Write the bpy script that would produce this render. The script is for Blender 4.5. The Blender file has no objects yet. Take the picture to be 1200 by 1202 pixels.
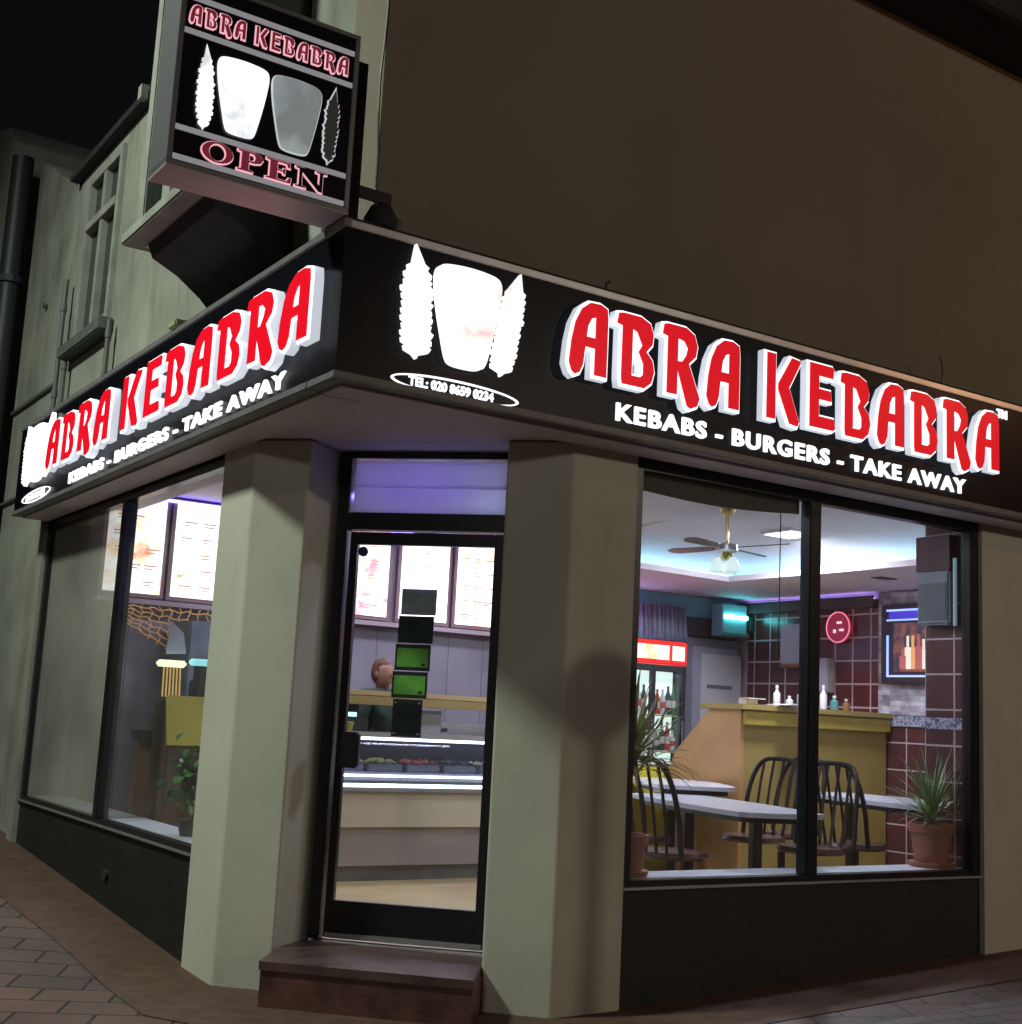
import bpy, bmesh, math, random
from mathutils import Vector, Matrix
random.seed(7)
R = math.radians
S = bpy.context.scene
# ------------------------------------------------------------------ camera, world, exposure
def setup_camera():
    y, p, r = R(56.7823), R(9.1455), R(2.915)
    F = Vector((math.cos(p)*math.cos(y), math.cos(p)*math.sin(y), math.sin(p)))
    Rt = F.cross(Vector((0, 0, 1))).normalized(); U = Rt.cross(F)
    R2 = math.cos(r)*Rt + math.sin(r)*U; U2 = -math.sin(r)*Rt + math.cos(r)*U
    cd = bpy.data.cameras.new('camera'); c = bpy.data.objects.new('camera', cd); S.collection.objects.link(c)
    M = Matrix((R2, U2, -F)).transposed().to_4x4(); M.translation = Vector((-2.2348, -4.7975, 1.3329))
    c.matrix_world = M
    cd.sensor_fit = 'HORIZONTAL'; cd.sensor_width = 36; cd.lens = 36*1526.03/1200
    cd.clip_start = .05; cd.clip_end = 500
    S.camera = c
setup_camera()
W = bpy.data.worlds.new('World'); S.world = W; W.use_nodes = True
wn = W.node_tree; bg = wn.nodes['Background']
bg.inputs[0].default_value = (.46, .48, .58, 1); bg.inputs[1].default_value = .0075
S.view_settings.view_transform = 'Standard'; S.view_settings.look = 'None'
S.view_settings.exposure = 0; S.view_settings.gamma = 1
S.cycles.max_bounces = 8; S.cycles.transparent_max_bounces = 16
S.cycles.sample_clamp_indirect = 3; S.cycles.caustics_reflective = False; S.cycles.caustics_refractive = False

# ------------------------------------------------------------------ materials
MC = {}
def mat(name, col, rough=.6, metal=0, var=.0, scale=8, bump=0, bscale=60, emit=None, es=0, spec=.5, col2=None, detail=6):
    if name in MC: return MC[name]
    m = bpy.data.materials.new(name); m.use_nodes = True; MC[name] = m
    n = m.node_tree.nodes; l = m.node_tree.links; b = n['Principled BSDF']
    b.inputs['Base Color'].default_value = (*col, 1); b.inputs['Roughness'].default_value = rough
    b.inputs['Metallic'].default_value = metal; b.inputs['Specular IOR Level'].default_value = spec
    if emit: b.inputs['Emission Color'].default_value = (*emit, 1); b.inputs['Emission Strength'].default_value = es
    tc = n.new('ShaderNodeTexCoord')
    if var or col2:
        nz = n.new('ShaderNodeTexNoise'); nz.inputs['Scale'].default_value = scale; nz.inputs['Detail'].default_value = detail
        l.new(tc.outputs['Object'], nz.inputs['Vector'])
        rp = n.new('ShaderNodeValToRGB'); rp.color_ramp.elements[0].position = .3; rp.color_ramp.elements[1].position = .7
        c2 = col2 or tuple(c*(1+var) for c in col); c1 = col if col2 else tuple(c*(1-var) for c in col)
        rp.color_ramp.elements[0].color = (*c1, 1); rp.color_ramp.elements[1].color = (*c2, 1)
        l.new(nz.outputs['Fac'], rp.inputs[0]); l.new(rp.outputs[0], b.inputs['Base Color'])
    if bump:
        nb = n.new('ShaderNodeTexNoise'); nb.inputs['Scale'].default_value = bscale; nb.inputs['Detail'].default_value = 8
        l.new(tc.outputs['Object'], nb.inputs['Vector'])
        bp = n.new('ShaderNodeBump'); bp.inputs['Strength'].default_value = bump; bp.inputs['Distance'].default_value = .01
        l.new(nb.outputs['Fac'], bp.inputs['Height']); l.new(bp.outputs[0], b.inputs['Normal'])
    return m
def emis(name, col, s):
    if name in MC: return MC[name]
    m = bpy.data.materials.new(name); m.use_nodes = True; MC[name] = m
    n = m.node_tree.nodes; l = m.node_tree.links
    b = n['Principled BSDF']; b.inputs['Base Color'].default_value = (*[min(.8, c*.7+.1) for c in col], 1); b.inputs['Roughness'].default_value = .35
    b.inputs['Emission Color'].default_value = (*col, 1); b.inputs['Emission Strength'].default_value = s
    return m
def brickmat(name, c1, c2, mortar, bw, bh, ms, plane='XY', off=.5, rough=.5, rot=0, bump=.3, noise=.5, nscale=3):
    m = bpy.data.materials.new(name); m.use_nodes = True; MC[name] = m
    n = m.node_tree.nodes; l = m.node_tree.links; b = n['Principled BSDF']; b.inputs['Roughness'].default_value = rough
    tc = n.new('ShaderNodeTexCoord'); sp = n.new('ShaderNodeSeparateXYZ'); cb = n.new('ShaderNodeCombineXYZ')
    l.new(tc.outputs['Object'], sp.inputs[0])
    a, c = {'XY': (0, 1), 'XZ': (0, 2), 'YZ': (1, 2)}[plane]
    l.new(sp.outputs[a], cb.inputs[0]); l.new(sp.outputs[c], cb.inputs[1])
    mp = n.new('ShaderNodeMapping'); mp.inputs['Rotation'].default_value[2] = rot; l.new(cb.outputs[0], mp.inputs[0])
    bt = n.new('ShaderNodeTexBrick'); l.new(mp.outputs[0], bt.inputs['Vector'])
    bt.offset = off; bt.inputs['Color1'].default_value = (*c1, 1); bt.inputs['Color2'].default_value = (*c2, 1); bt.inputs['Mortar'].default_value = (*mortar, 1)
    bt.inputs['Scale'].default_value = 1; bt.inputs['Brick Width'].default_value = bw; bt.inputs['Row Height'].default_value = bh; bt.inputs['Mortar Size'].default_value = ms
    nz = n.new('ShaderNodeTexNoise'); nz.inputs['Scale'].default_value = nscale; nz.inputs['Detail'].default_value = 8; l.new(tc.outputs['Object'], nz.inputs['Vector'])
    mx = n.new('ShaderNodeMix'); mx.data_type = 'RGBA'; mx.blend_type = 'MULTIPLY'; mx.inputs[0].default_value = noise
    rp = n.new('ShaderNodeValToRGB'); rp.color_ramp.elements[0].position = .3; rp.color_ramp.elements[1].position = .7
    rp.color_ramp.elements[0].color = (.35, .35, .35, 1); rp.color_ramp.elements[1].color = (1.2, 1.2, 1.2, 1)
    l.new(nz.outputs['Fac'], rp.inputs[0]); l.new(bt.outputs['Color'], mx.inputs[6]); l.new(rp.outputs[0], mx.inputs[7]); l.new(mx.outputs[2], b.inputs['Base Color'])
    bp = n.new('ShaderNodeBump'); bp.inputs['Strength'].default_value = bump; bp.inputs['Distance'].default_value = .01; bp.invert = True
    l.new(bt.outputs['Fac'], bp.inputs['Height'])
    nb = n.new('ShaderNodeTexNoise'); nb.inputs['Scale'].default_value = 60; nb.inputs['Detail'].default_value = 6; l.new(tc.outputs['Object'], nb.inputs['Vector'])
    b2 = n.new('ShaderNodeBump'); b2.inputs['Strength'].default_value = .25; b2.inputs['Distance'].default_value = .005
    l.new(nb.outputs['Fac'], b2.inputs['Height']); l.new(bp.outputs[0], b2.inputs['Normal']); l.new(b2.outputs[0], b.inputs['Normal'])
    return m
def glassmat(name, dust_haze=0.0, dust_haze_col=(.6, .62, .58), tint=(.97, .98, .98), dscale=1.5):
    m = bpy.data.materials.new(name); m.use_nodes = True; MC[name] = m
    n = m.node_tree.nodes; l = m.node_tree.links
    for x in list(n):
        if x.type == 'BSDF_PRINCIPLED': n.remove(x)
    out = n['Material Output']
    tr = n.new('ShaderNodeBsdfTransparent'); tr.inputs[0].default_value = (*tint, 1)
    gl = n.new('ShaderNodeBsdfGlossy'); gl.inputs['Roughness'].default_value = .02
    lw = n.new('ShaderNodeLayerWeight'); lw.inputs[0].default_value = .5
    pw = n.new('ShaderNodeMath'); pw.operation = 'POWER'; pw.inputs[1].default_value = 5; l.new(lw.outputs['Facing'], pw.inputs[0])
    ma = n.new('ShaderNodeMath'); ma.operation = 'MULTIPLY_ADD'; ma.inputs[1].default_value = .93; ma.inputs[2].default_value = .04; l.new(pw.outputs[0], ma.inputs[0])
    mx = n.new('ShaderNodeMixShader'); l.new(ma.outputs[0], mx.inputs[0]); l.new(tr.outputs[0], mx.inputs[1]); l.new(gl.outputs[0], mx.inputs[2])
    last = mx
    if dust_haze:  # diffuse layer
        df = n.new('ShaderNodeBsdfDiffuse'); df.inputs[0].default_value = (*dust_haze_col, 1)
        nz = n.new('ShaderNodeTexNoise'); nz.inputs['Scale'].default_value = dscale; nz.inputs['Detail'].default_value = 7
        tc = n.new('ShaderNodeTexCoord'); l.new(tc.outputs['Object'], nz.inputs['Vector'])
        mr = n.new('ShaderNodeMapRange'); mr.inputs[1].default_value = .3; mr.inputs[2].default_value = .75; mr.inputs[3].default_value = dust_haze*.5; mr.inputs[4].default_value = dust_haze*1.3
        l.new(nz.outputs['Fac'], mr.inputs[0])
        m2 = n.new('ShaderNodeMixShader'); l.new(mr.outputs[0], m2.inputs[0]); l.new(mx.outputs[0], m2.inputs[1]); l.new(df.outputs[0], m2.inputs[2]); last = m2
    l.new(last.outputs[0], out.inputs[0])
    return m
def picmat(name, stops, scale, s, seed=0, stretch=(1, 1, 1), rough=.3, blotch=None):
    """backlit printed picture: smooth coloured blotches"""
    m = bpy.data.materials.new(name); m.use_nodes = True; MC[name] = m
    n = m.node_tree.nodes; l = m.node_tree.links; b = n['Principled BSDF']; b.inputs['Roughness'].default_value = rough
    tc = n.new('ShaderNodeTexCoord'); mp = n.new('ShaderNodeMapping'); mp.inputs['Location'].default_value = (seed*3.1, seed*1.7, seed*2.3); mp.inputs['Scale'].default_value = stretch
    l.new(tc.outputs['Object'], mp.inputs[0])
    nz = n.new('ShaderNodeTexNoise'); nz.inputs['Scale'].default_value = scale; nz.inputs['Detail'].default_value = 5; nz.inputs['Distortion'].default_value = .6; l.new(mp.outputs[0], nz.inputs['Vector'])
    rp = n.new('ShaderNodeValToRGB'); cr = rp.color_ramp
    while len(cr.elements) < len(stops): cr.elements.new(.5)
    for e, (p, c) in zip(cr.elements, stops): e.position = p; e.color = (*c, 1)
    l.new(nz.outputs['Fac'], rp.inputs[0]); l.new(rp.outputs[0], b.inputs['Base Color']); l.new(rp.outputs[0], b.inputs['Emission Color'])
    b.inputs['Emission Strength'].default_value = s
    return m

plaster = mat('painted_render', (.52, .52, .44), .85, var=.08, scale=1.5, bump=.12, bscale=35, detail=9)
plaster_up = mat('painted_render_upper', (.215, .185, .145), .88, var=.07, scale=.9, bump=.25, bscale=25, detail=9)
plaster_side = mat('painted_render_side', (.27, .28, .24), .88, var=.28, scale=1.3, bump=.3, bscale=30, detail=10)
def stains(m, amt, sc, stretch):
    n = m.node_tree.nodes; l = m.node_tree.links; b = n['Principled BSDF']
    src = b.inputs['Base Color'].links[0].from_socket
    tc = n.new('ShaderNodeTexCoord'); mp = n.new('ShaderNodeMapping'); mp.inputs['Scale'].default_value = (1, 1, stretch)
    l.new(tc.outputs['Object'], mp.inputs[0])
    nz = n.new('ShaderNodeTexNoise'); nz.inputs['Scale'].default_value = sc; nz.inputs['Detail'].default_value = 10; nz.inputs['Roughness'].default_value = .7; l.new(mp.outputs[0], nz.inputs['Vector'])
    rp = n.new('ShaderNodeValToRGB'); rp.color_ramp.elements[0].position = .50; rp.color_ramp.elements[1].position = .72
    rp.color_ramp.elements[0].color = (1, 1, 1, 1); rp.color_ramp.elements[1].color = (1-amt, 1-amt*1.05, 1-amt*1.2, 1)
    l.new(nz.outputs['Fac'], rp.inputs[0])
    mx = n.new('ShaderNodeMix'); mx.data_type = 'RGBA'; mx.blend_type = 'MULTIPLY'; mx.inputs[0].default_value = 1
    l.new(src, mx.inputs[6]); l.new(rp.outputs[0], mx.inputs[7]); l.new(mx.outputs[2], b.inputs['Base Color'])
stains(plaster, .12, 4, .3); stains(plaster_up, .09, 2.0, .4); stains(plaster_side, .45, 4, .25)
riser_m = mat('dark_painted_riser', (.009, .011, .010), .6, var=.4, scale=3, bump=.3, bscale=30)
black_alu = mat('black_aluminium', (.012, .012, .016), .3, .1, bump=.05)
black_panel = mat('black_gloss_panel', (.004, .004, .007), .35, spec=.12)
silver = mat('silver_trim', (.45, .45, .48), .35, .7, var=.15, scale=5)
grey_trim = mat('grey_trim', (.16, .155, .16), .5, var=.15)
soffit_m = mat('soffit_board', (.66, .62, .66), .65, var=.1, scale=2)
dark_roof = mat('dark_roofing', (.02, .02, .022), .8, var=.4, bump=.4)
dark_glass = mat('dark_upper_glass', (.02, .028, .025), .12, var=.3, scale=1)
trim_side = mat('painted_timber', (.28, .29, .26), .6, var=.2, scale=5, bump=.15)
step_m = mat('step_tile', (.10, .045, .035), .38, var=.5, scale=6, bump=.3)
red_m = emis('red_letter_face', (1, .004, .020), .60); red_m.node_tree.nodes['Principled BSDF'].inputs['Base Color'].default_value = (.45, .004, .012, 1); red_m.node_tree.nodes['Principled BSDF'].inputs['Specular IOR Level'].default_value = .15
whl_side = emis('white_letter_side', (.84, .90, 1), .62)
whl_m = emis('white_letter_body', (.93, .97, 1), 1.45)
white_txt = emis('white_lettering', (.95, .98, 1), 1.3)
glass_clear = glassmat('clear_window_glass', .03, dscale=2.5)
glass_hazy = glassmat('painted_haze_glass', .32, (.50, .50, .44), dscale=1.1)  # diffuse film paints the street's grey reflection into this pane, with some dirt
glass_case = glassmat('display_case_glass', .02, (.5, .5, .6), tint=(.75, .78, .85))
ceil_m = mat('ceiling_paint', (.62, .60, .62), .8, var=.04)
drop_m = mat('dropped_ceiling_paint', (.62, .54, .60), .7, var=.05)
wall_int = mat('interior_wall_paint', (.42, .40, .46), .7, var=.08)
wall_teal_lit = mat('teal_lit_wall', (.26, .56, .68), .7, var=.08)  # the fly killer's teal light is painted into the wall colour
wood_floor = brickmat('laminate_floor', (.48, .36, .20), (.42, .31, .17), (.28, .2, .11), 1.2, .14, .003, 'XY', .37, .35, rot=.0, bump=.05, noise=.25, nscale=2)
tile_red = brickmat('red_wall_tile', (.16, .035, .035), (.12, .028, .032), (.62, .5, .52), .2, .2, .008, 'YZ', 0, .22, bump=.3, noise=.4)
tile_near = brickmat('dark_red_wall_tile', (.10, .03, .035), (.085, .026, .03), (.5, .42, .45), .22, .22, .006, 'YZ', 0, .3, bump=.3, noise=.3)
stone_m = brickmat('stone_cladding', (.80, .76, .90), (.34, .30, .38), (.5, .46, .54), .19, .045, .003, 'YZ', .43, .7, bump=.8, noise=.8, nscale=9)
border_m = picmat('mosaic_border', [(.4, (.12, .12, .2)), (.5, (.5, .5, .65)), (.6, (.1, .1, .14))], 30, 0.05, 2)
wood_m = mat('light_wood_panel', (.50, .29, .12), .4, var=.15, scale=3)
yellow_m = mat('mustard_panel', (.38, .28, .09), .45, var=.08, scale=3)
beige_m = mat('beige_counter_panel', (.55, .50, .38), .4, var=.06, scale=2)
grey_pan = mat('grey_counter_panel', (.30, .27, .25), .4, var=.06, scale=2)
steel = mat('brushed_steel', (.55, .56, .6), .28, .9, var=.1)
dark_m = mat('dark_plastic', (.03, .03, .035), .4, var=.2)
chair_m = mat('dark_brown_metal', (.012, .008, .009), .28, .2)
seat_m = mat('brown_seat_vinyl', (.085, .045, .04), .25, var=.2)
table_m = mat('white_laminate_tabletop', (.62, .66, .76), .18, var=.05, scale=4)
white_m = mat('white_plastic', (.7, .7, .74), .35, var=.03)
leaf_m = mat('green_leaf', (.09, .20, .06), .35, col2=(.30, .40, .20), scale=9)
leaf_y = mat('pale_green_leaf', (.24, .30, .12), .4, col2=(.50, .50, .28), scale=9)
terra = mat('terracotta', (.30, .11, .07), .6, var=.15, scale=6)
brass = mat('brass', (.6, .48, .2), .25, .9)
board_m = mat('window_board', (.55, .6, .68), .35, var=.08, scale=3)

# ------------------------------------------------------------------ object helpers
def link(name, me, m, parent=None):
    o = bpy.data.objects.new(name, me); S.collection.objects.link(o)
    if m is not None and len(me.materials) == 0: me.materials.append(m)
    if parent is not None: o.parent = parent
    return o
def tag(o, label=None, cat=None, group=None, kind=None):
    if label: o['label'] = label
    if cat: o['category'] = cat
    if group: o['group'] = group
    if kind: o['kind'] = kind
    return o
def thing(name, label, cat, loc=(0, 0, 0), rz=0, group=None):
    o = bpy.data.objects.new(name, None); S.collection.objects.link(o); o.empty_display_size = .1
    o.location = loc; o.rotation_euler = (0, 0, rz)
    return tag(o, label, cat, group)
class MB:
    def __init__(s): s.b = bmesh.new()
    def box(s, x0, x1, y0, y1, z0, z1, M=None, bev=0):
        r = bmesh.ops.create_cube(s.b, size=1); vs = r['verts']
        for v in vs: v.co = Vector((x0+(v.co.x+.5)*(x1-x0), y0+(v.co.y+.5)*(y1-y0), z0+(v.co.z+.5)*(z1-z0)))
        if bev:
            es = list({e for v in vs for e in v.link_edges})
            rr = bmesh.ops.bevel(s.b, geom=es, offset=bev, segments=2, affect='EDGES'); vs = list({v for f in rr['faces'] for v in f.verts} | {v for v in vs if v.is_valid})
        if M is not None:
            for v in vs: v.co = M @ v.co
        return s
    def prism(s, pts, z0, z1, M=None):
        lo = [s.b.verts.new((x, y, z0)) for x, y in pts]; hi = [s.b.verts.new((x, y, z1)) for x, y in pts]
        n = len(pts); fs = [s.b.faces.new(lo[::-1]), s.b.faces.new(hi)]
        for i in range(n): fs.append(s.b.faces.new((lo[i], lo[(i+1) % n], hi[(i+1) % n], hi[i])))
        if M is not None:
            for v in lo+hi: v.co = M @ v.co
        return s
    def tube(s, pts, r, seg=8, closed=False, cap=True):
        pts = [Vector(p) for p in pts]; n = len(pts); rings = []
        rr = r if isinstance(r, (list, tuple)) else [r]*n
        prev = None
        for i, p in enumerate(pts):
            a = pts[i-1] if i > 0 else (pts[-1] if closed else p); c = pts[(i+1) % n] if (i < n-1 or closed) else p
            t = (c-a).normalized()
            u = prev if prev is not None else (Vector((0, 0, 1)) if abs(t.z) < .9 else Vector((1, 0, 0)))
            u = (u - t*u.dot(t)).normalized(); prev = u; w = t.cross(u)
            rings.append([s.b.verts.new(p + (u*math.cos(2*math.pi*k/seg) + w*math.sin(2*math.pi*k/seg))*rr[i]) for k in range(seg)])
        for i in range(n if closed else n-1):
            A, B = rings[i], rings[(i+1) % n]
            for k in range(seg): s.b.faces.new((A[k], A[(k+1) % seg], B[(k+1) % seg], B[k]))
        if not closed and cap: s.b.faces.new(rings[0][::-1]); s.b.faces.new(rings[-1])
        return s
    def lathe(s, prof, c=(0, 0, 0), seg=24, M=None):
        rings = []
        for r, z in prof:
            rings.append([s.b.verts.new((c[0]+r*math.cos(2*math.pi*k/seg), c[1]+r*math.sin(2*math.pi*k/seg), c[2]+z)) for k in range(seg)])
        for A, B in zip(rings, rings[1:]):
            for k in range(seg): s.b.faces.new((A[k], A[(k+1) % seg], B[(k+1) % seg], B[k]))
        s.b.faces.new(rings[0][::-1]); s.b.faces.new(rings[-1])
        if M is not None:
            for g in rings:
                for v in g: v.co = M @ v.co
        return s
    def build(s, name, m, parent=None, smooth=False):
        bmesh.ops.recalc_face_normals(s.b, faces=s.b.faces)
        me = bpy.data.meshes.new(name); s.b.to_mesh(me); s.b.free()
        if smooth:
            for p in me.polygons: p.use_smooth = True
            try: me.set_sharp_from_angle(angle=R(38))
            except Exception: pass
        return link(name, me, m, parent)
def box(name, b, m, parent=None, bev=0): return MB().box(*b, bev=bev).build(name, m, parent)

def eval_curve(cu, M):
    o = bpy.data.objects.new('tmp', cu); S.collection.objects.link(o)
    dg = bpy.context.evaluated_depsgraph_get(); dg.update()
    me = bpy.data.meshes.new_from_object(o.evaluated_get(dg)); me.materials.clear()
    bpy.data.objects.remove(o); me.transform(M)
    return me
def frame(kind, origin=(0, 0, 0)):
    """local x = reading direction, y = up, z = out of the wall"""
    rz = {'R': 0, 'L': -math.pi/2, 'D': -math.pi/4}[kind]
    return Matrix.Translation(Vector(origin)) @ Matrix.Rotation(rz, 4, 'Z') @ Matrix.Rotation(math.pi/2, 4, 'X')
def text(name, s, m, parent, M, size, depth=.004, off=.0, align='LEFT', space=1.0, sx=1.0, shear=0):
    cu = bpy.data.curves.new(name, 'FONT'); cu.body = s; cu.size = size; cu.extrude = depth; cu.offset = off
    cu.align_x = align; cu.space_character = space; cu.resolution_u = 4; cu.shear = shear
    me = eval_curve(cu, M @ Matrix.Diagonal((sx, 1, 1, 1)))
    me.name = name
    return link(name, me, m, parent)
def poly_mesh(loops, depth, bevel, M, off=0, res=1):
    cu = bpy.data.curves.new('poly', 'CURVE'); cu.dimensions = '2D'; cu.fill_mode = 'BOTH'; cu.extrude = depth
    cu.bevel_depth = bevel; cu.bevel_resolution = res; cu.offset = off
    for lp in loops:
        sp = cu.splines.new('POLY'); sp.points.add(len(lp)-1); sp.use_cyclic_u = True
        for p, (x, y) in zip(sp.points, lp): p.co = (x, y, 0, 1)
    return eval_curve(cu, M)
def smooth_loop(lp, it=1):
    for _ in range(it):
        out = []
        n = len(lp)
        for i in range(n):
            a, b = lp[i], lp[(i+1) % n]
            out += [(a[0]*.75+b[0]*.25, a[1]*.75+b[1]*.25), (a[0]*.25+b[0]*.75, a[1]*.25+b[1]*.75)]
        lp = out
    return lp

# ------------------------------------------------------------------ street lamps (outside the frame), the place's own light plus one added fill lamp
def street_lamp(loc, h, arm, col, P, label, sz=.25, spot=None):
    t = thing('street_lamp', label, 'street lamp', loc)
    MB().tube([(0, 0, 0), (0, 0, 1.2), (0, 0, 1.3), (0, 0, h)], [.09, .09, .055, .045], 12).build('pole', grey_trim, t, True)
    ax, ay = arm
    MB().tube([(0, 0, h-.02), (ax*.3, ay*.3, h+.22), (ax, ay, h+.25)], .03, 10).build('arm', grey_trim, t, True)
    MB().lathe([(.05, .10), (.17, .07), (.22, 0), (.20, -.01)], (ax, ay, h+.2), 20).build('lamp_head', grey_trim, t, True)
    MB().lathe([(.18, 0), (.15, -.04), (.03, -.06)], (ax, ay, h+.185), 20).build('lens', emis('lamp_lens_'+label[:6], col, 8), t, True)
    L = bpy.data.lights.new('lamp_light', 'POINT'); L.energy = P; L.color = col; L.shadow_soft_size = sz
    o = bpy.data.objects.new('lamp_light', L); S.collection.objects.link(o); o.parent = t; o.location = (ax, ay, h+.0)
    if spot:
        L.type = 'SPOT'; L = o.data; L.spot_size = R(spot[0]); L.spot_blend = 1
        o.rotation_euler = (Vector(spot[1])-Vector(loc)-Vector((ax, ay, h))).to_track_quat('-Z', 'Y').to_euler()
street_lamp((-6.0, 2.2, 0), 7.9, (.9, 0), (.90, 1, .85), 2200, 'pale green-white street lamp standing in the side street to the left of the shop', .4, (118, (.3, 3.4, -.5)))
street_lamp((12.0, -16.6, 0), 6.2, (-.6, .5), (1, .82, .62), 1800, 'warm street lamp standing far down the main street behind the camera', .30)
street_lamp((10.2, -4.6, 0), 5.3, (-.6, .3), (1, .50, .24), 130, 'orange street lamp standing by the kerb to the right of the shop')

street_lamp((-12.5, -14.5, 0), 6.0, (.4, .5), (1, .97, .90), 900, 'neutral white street lamp across the crossroads behind the camera', .5)  # added fill lamp, lifts the shaded parts of the piers

# ------------------------------------------------------------------ ground
def gz(x, y):
    a = .062*max(0, min(y-1.7, 9)); b = .042*max(0, min(x-1.8, 9))
    return max(a if x < 3 else 0, b if y < 3 else 0) if x < 2.2 or y < 2.2 else .2
def ground():
    bm = bmesh.new(); n = 90
    xs = [-60, -30, -15]+[-10+i*.35 for i in range(75)]+[20, 35, 60]
    ys = [-60, -30, -15]+[-10+i*.35 for i in range(75)]+[20, 35, 60]
    g = [[bm.verts.new((x, y, gz(x, y) if (x < .6 or y < .6) else -.3)) for y in ys] for x in xs]
    for i in range(len(xs)-1):
        for j in range(len(ys)-1): bm.faces.new((g[i][j], g[i+1][j], g[i+1][j+1], g[i][j+1]))
    me = bpy.data.meshes.new('ground'); bm.to_mesh(me); bm.free()
    m = brickmat('block_paving', (.19, .115, .085), (.12, .09, .08), (.035, .025, .02), .34, .24, .008, 'XY', .5, .62, rot=R(28), bump=.5, noise=.6, nscale=1.3)
    o = link('ground', me, m); tag(o, kind='structure')
ground()
def strip(name, pts, m, dz):
    bm = bmesh.new(); 
    # densify as quads strip: pts = list of (inner, outer)
    prev = None
    for a, b in pts:
        va = bm.verts.new((a[0], a[1], gz(*a)+dz)); vb = bm.verts.new((b[0], b[1], gz(*b)+dz))
        if prev: bm.faces.new((prev[0], prev[1], vb, va))
        prev = (va, vb)
    bmesh.ops.recalc_face_normals(bm, faces=bm.faces)
    me = bpy.data.meshes.new(name); bm.to_mesh(me); bm.free()
    o = link(name, me, m); tag(o, kind='structure'); return o
band = mat('concrete_apron', (.105, .058, .042), .8, var=.25, scale=9, bump=.6, bscale=40)
strip('pavement_apron', [((.45, y), (-.22-.02*math.sin(y*2), y)) for y in [12-.5*i for i in range(22)]] + [((.45, 1.2), (-.24, .95)), ((.6, 1.0), (.10, .35)), ((1.1, .5), (.62, -.12)), ((1.6, .45), (1.15, -.26))] + [((2.0+.5*i, .45), (2.0+.5*i, -.27)) for i in range(20)], band, .004)
strip('pavement_blocks', [((2.0+.4*i, -.52), (2.0+.4*i, -2.6)) for i in range(22)], brickmat('grey_block_paving', (.20, .15, .14), (.17, .15, .16), (.06, .05, .05), .22, .11, .006, 'XY', .5, .6, rot=R(10), bump=.5, noise=.5), .004)

# ------------------------------------------------------------------ the building
B = thing('shop_building', 'rendered corner shop building with big lit windows, chamfered glazed entrance and two pale piers', 'shop', (0, 0, 0))
def part(name, b, m, bev=0): return box(name, b, m, B, bev)
K0 = 1.6756; KR = 2.06
def dpt(t, k): return (k/2+t/2**.5, k/2-t/2**.5)
# upper walls
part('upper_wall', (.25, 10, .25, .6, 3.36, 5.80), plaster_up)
def wall_with_hole(name, m, x0, x1, y0, y1, z0, z1, holes):
    mb = MB(); ys = sorted({y0, y1, *[h for a in holes for h in a[:2]]})
    for a, b in zip(ys, ys[1:]):
        hs = [h for h in holes if h[0] <= a and h[1] >= b]
        if not hs: mb.box(x0, x1, a, b, z0, z1)
        else: mb.box(x0, x1, a, b, z0, hs[0][2]); mb.box(x0, x1, a, b, hs[0][3], z1)
    return mb.build(name, m, B)
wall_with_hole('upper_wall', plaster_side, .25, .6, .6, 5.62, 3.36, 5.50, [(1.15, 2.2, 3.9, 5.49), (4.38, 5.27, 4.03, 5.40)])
# solid behind the fascia and lower walls
MB().prism([(.27, 1.5), (.27, 5.62), (.6, 5.62), (.6, 1.66), (1.66, .6), (10, .6), (10, .27), (1.5, .27)], 2.705, 3.36).build('lintel', soffit_m, B)
part('wall', (4.56, 10, .25, .6, -.3, 2.705), plaster)
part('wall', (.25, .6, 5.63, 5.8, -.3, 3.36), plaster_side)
# piers
lp = [(.25, 1.86), (.25, K0-.25), dpt(-.53, K0), dpt(-.47, KR+.10), (.62, 1.86)]
rp = [dpt(.497, K0), (K0-.25, .25), (1.83, .25), (1.83, .62), dpt(.47, KR+.10)]
for q_ in (lp, rp):
    o = MB().prism(q_, -.3, 2.703).build('pier', plaster, B)
    md = o.modifiers.new('worn_edge', 'BEVEL'); md.width = .012; md.segments = 3; md.limit_method = 'ANGLE'; md.angle_limit = R(20)
# roof
roof = MB().box(-.1, 10.2, -.12, .9, 5.80, 5.9).build('eaves', dark_roof, B)
MB().box(.17, .9, .91, 5.7, 5.505, 5.56).build('eaves', dark_roof, B)
MB().tube([(-.0, -.17, 5.83), (10.2, -.17, 5.83)], .06, 10).build('gutter', dark_roof, B)
MB().prism([(0, 0), (6.5, 0), (6.5, 2.6)], 0, 9, Matrix.Translation((0, 0, 5.9)) @ Matrix.Rotation(math.pi/2, 4, 'X') @ Matrix.Rotation(math.pi/2, 4, 'Y') @ Matrix.Identity(4)) if False else None
MB().prism([(.9, 5.62), (10, 5.62), (10, 6.2), (3.5, 7.6)], .9, 5.6, Matrix(((1, 0, 0, 0), (0, 0, 1, 0), (0, 1, 0, 0), (0, 0, 0, 1)))).build('roof', dark_roof, B)
# risers
def riser(b, name='stall_riser'): return box(name, b, riser_m, B)
riser((1.832, 4.558, .285, .45, -.3, .555)); riser((.285, .45, 1.862, 5.628, -.3, .555))
MB().lathe([(.0001, 0), (.035, .001), (.035, .02), (.0001, .021)], (0, 0, 0), 12, Matrix.Translation((.285, 3.33, .29)) @ Matrix.Rotation(-math.pi/2, 4, 'Y')).build('vent_hole', dark_m, B)

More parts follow.
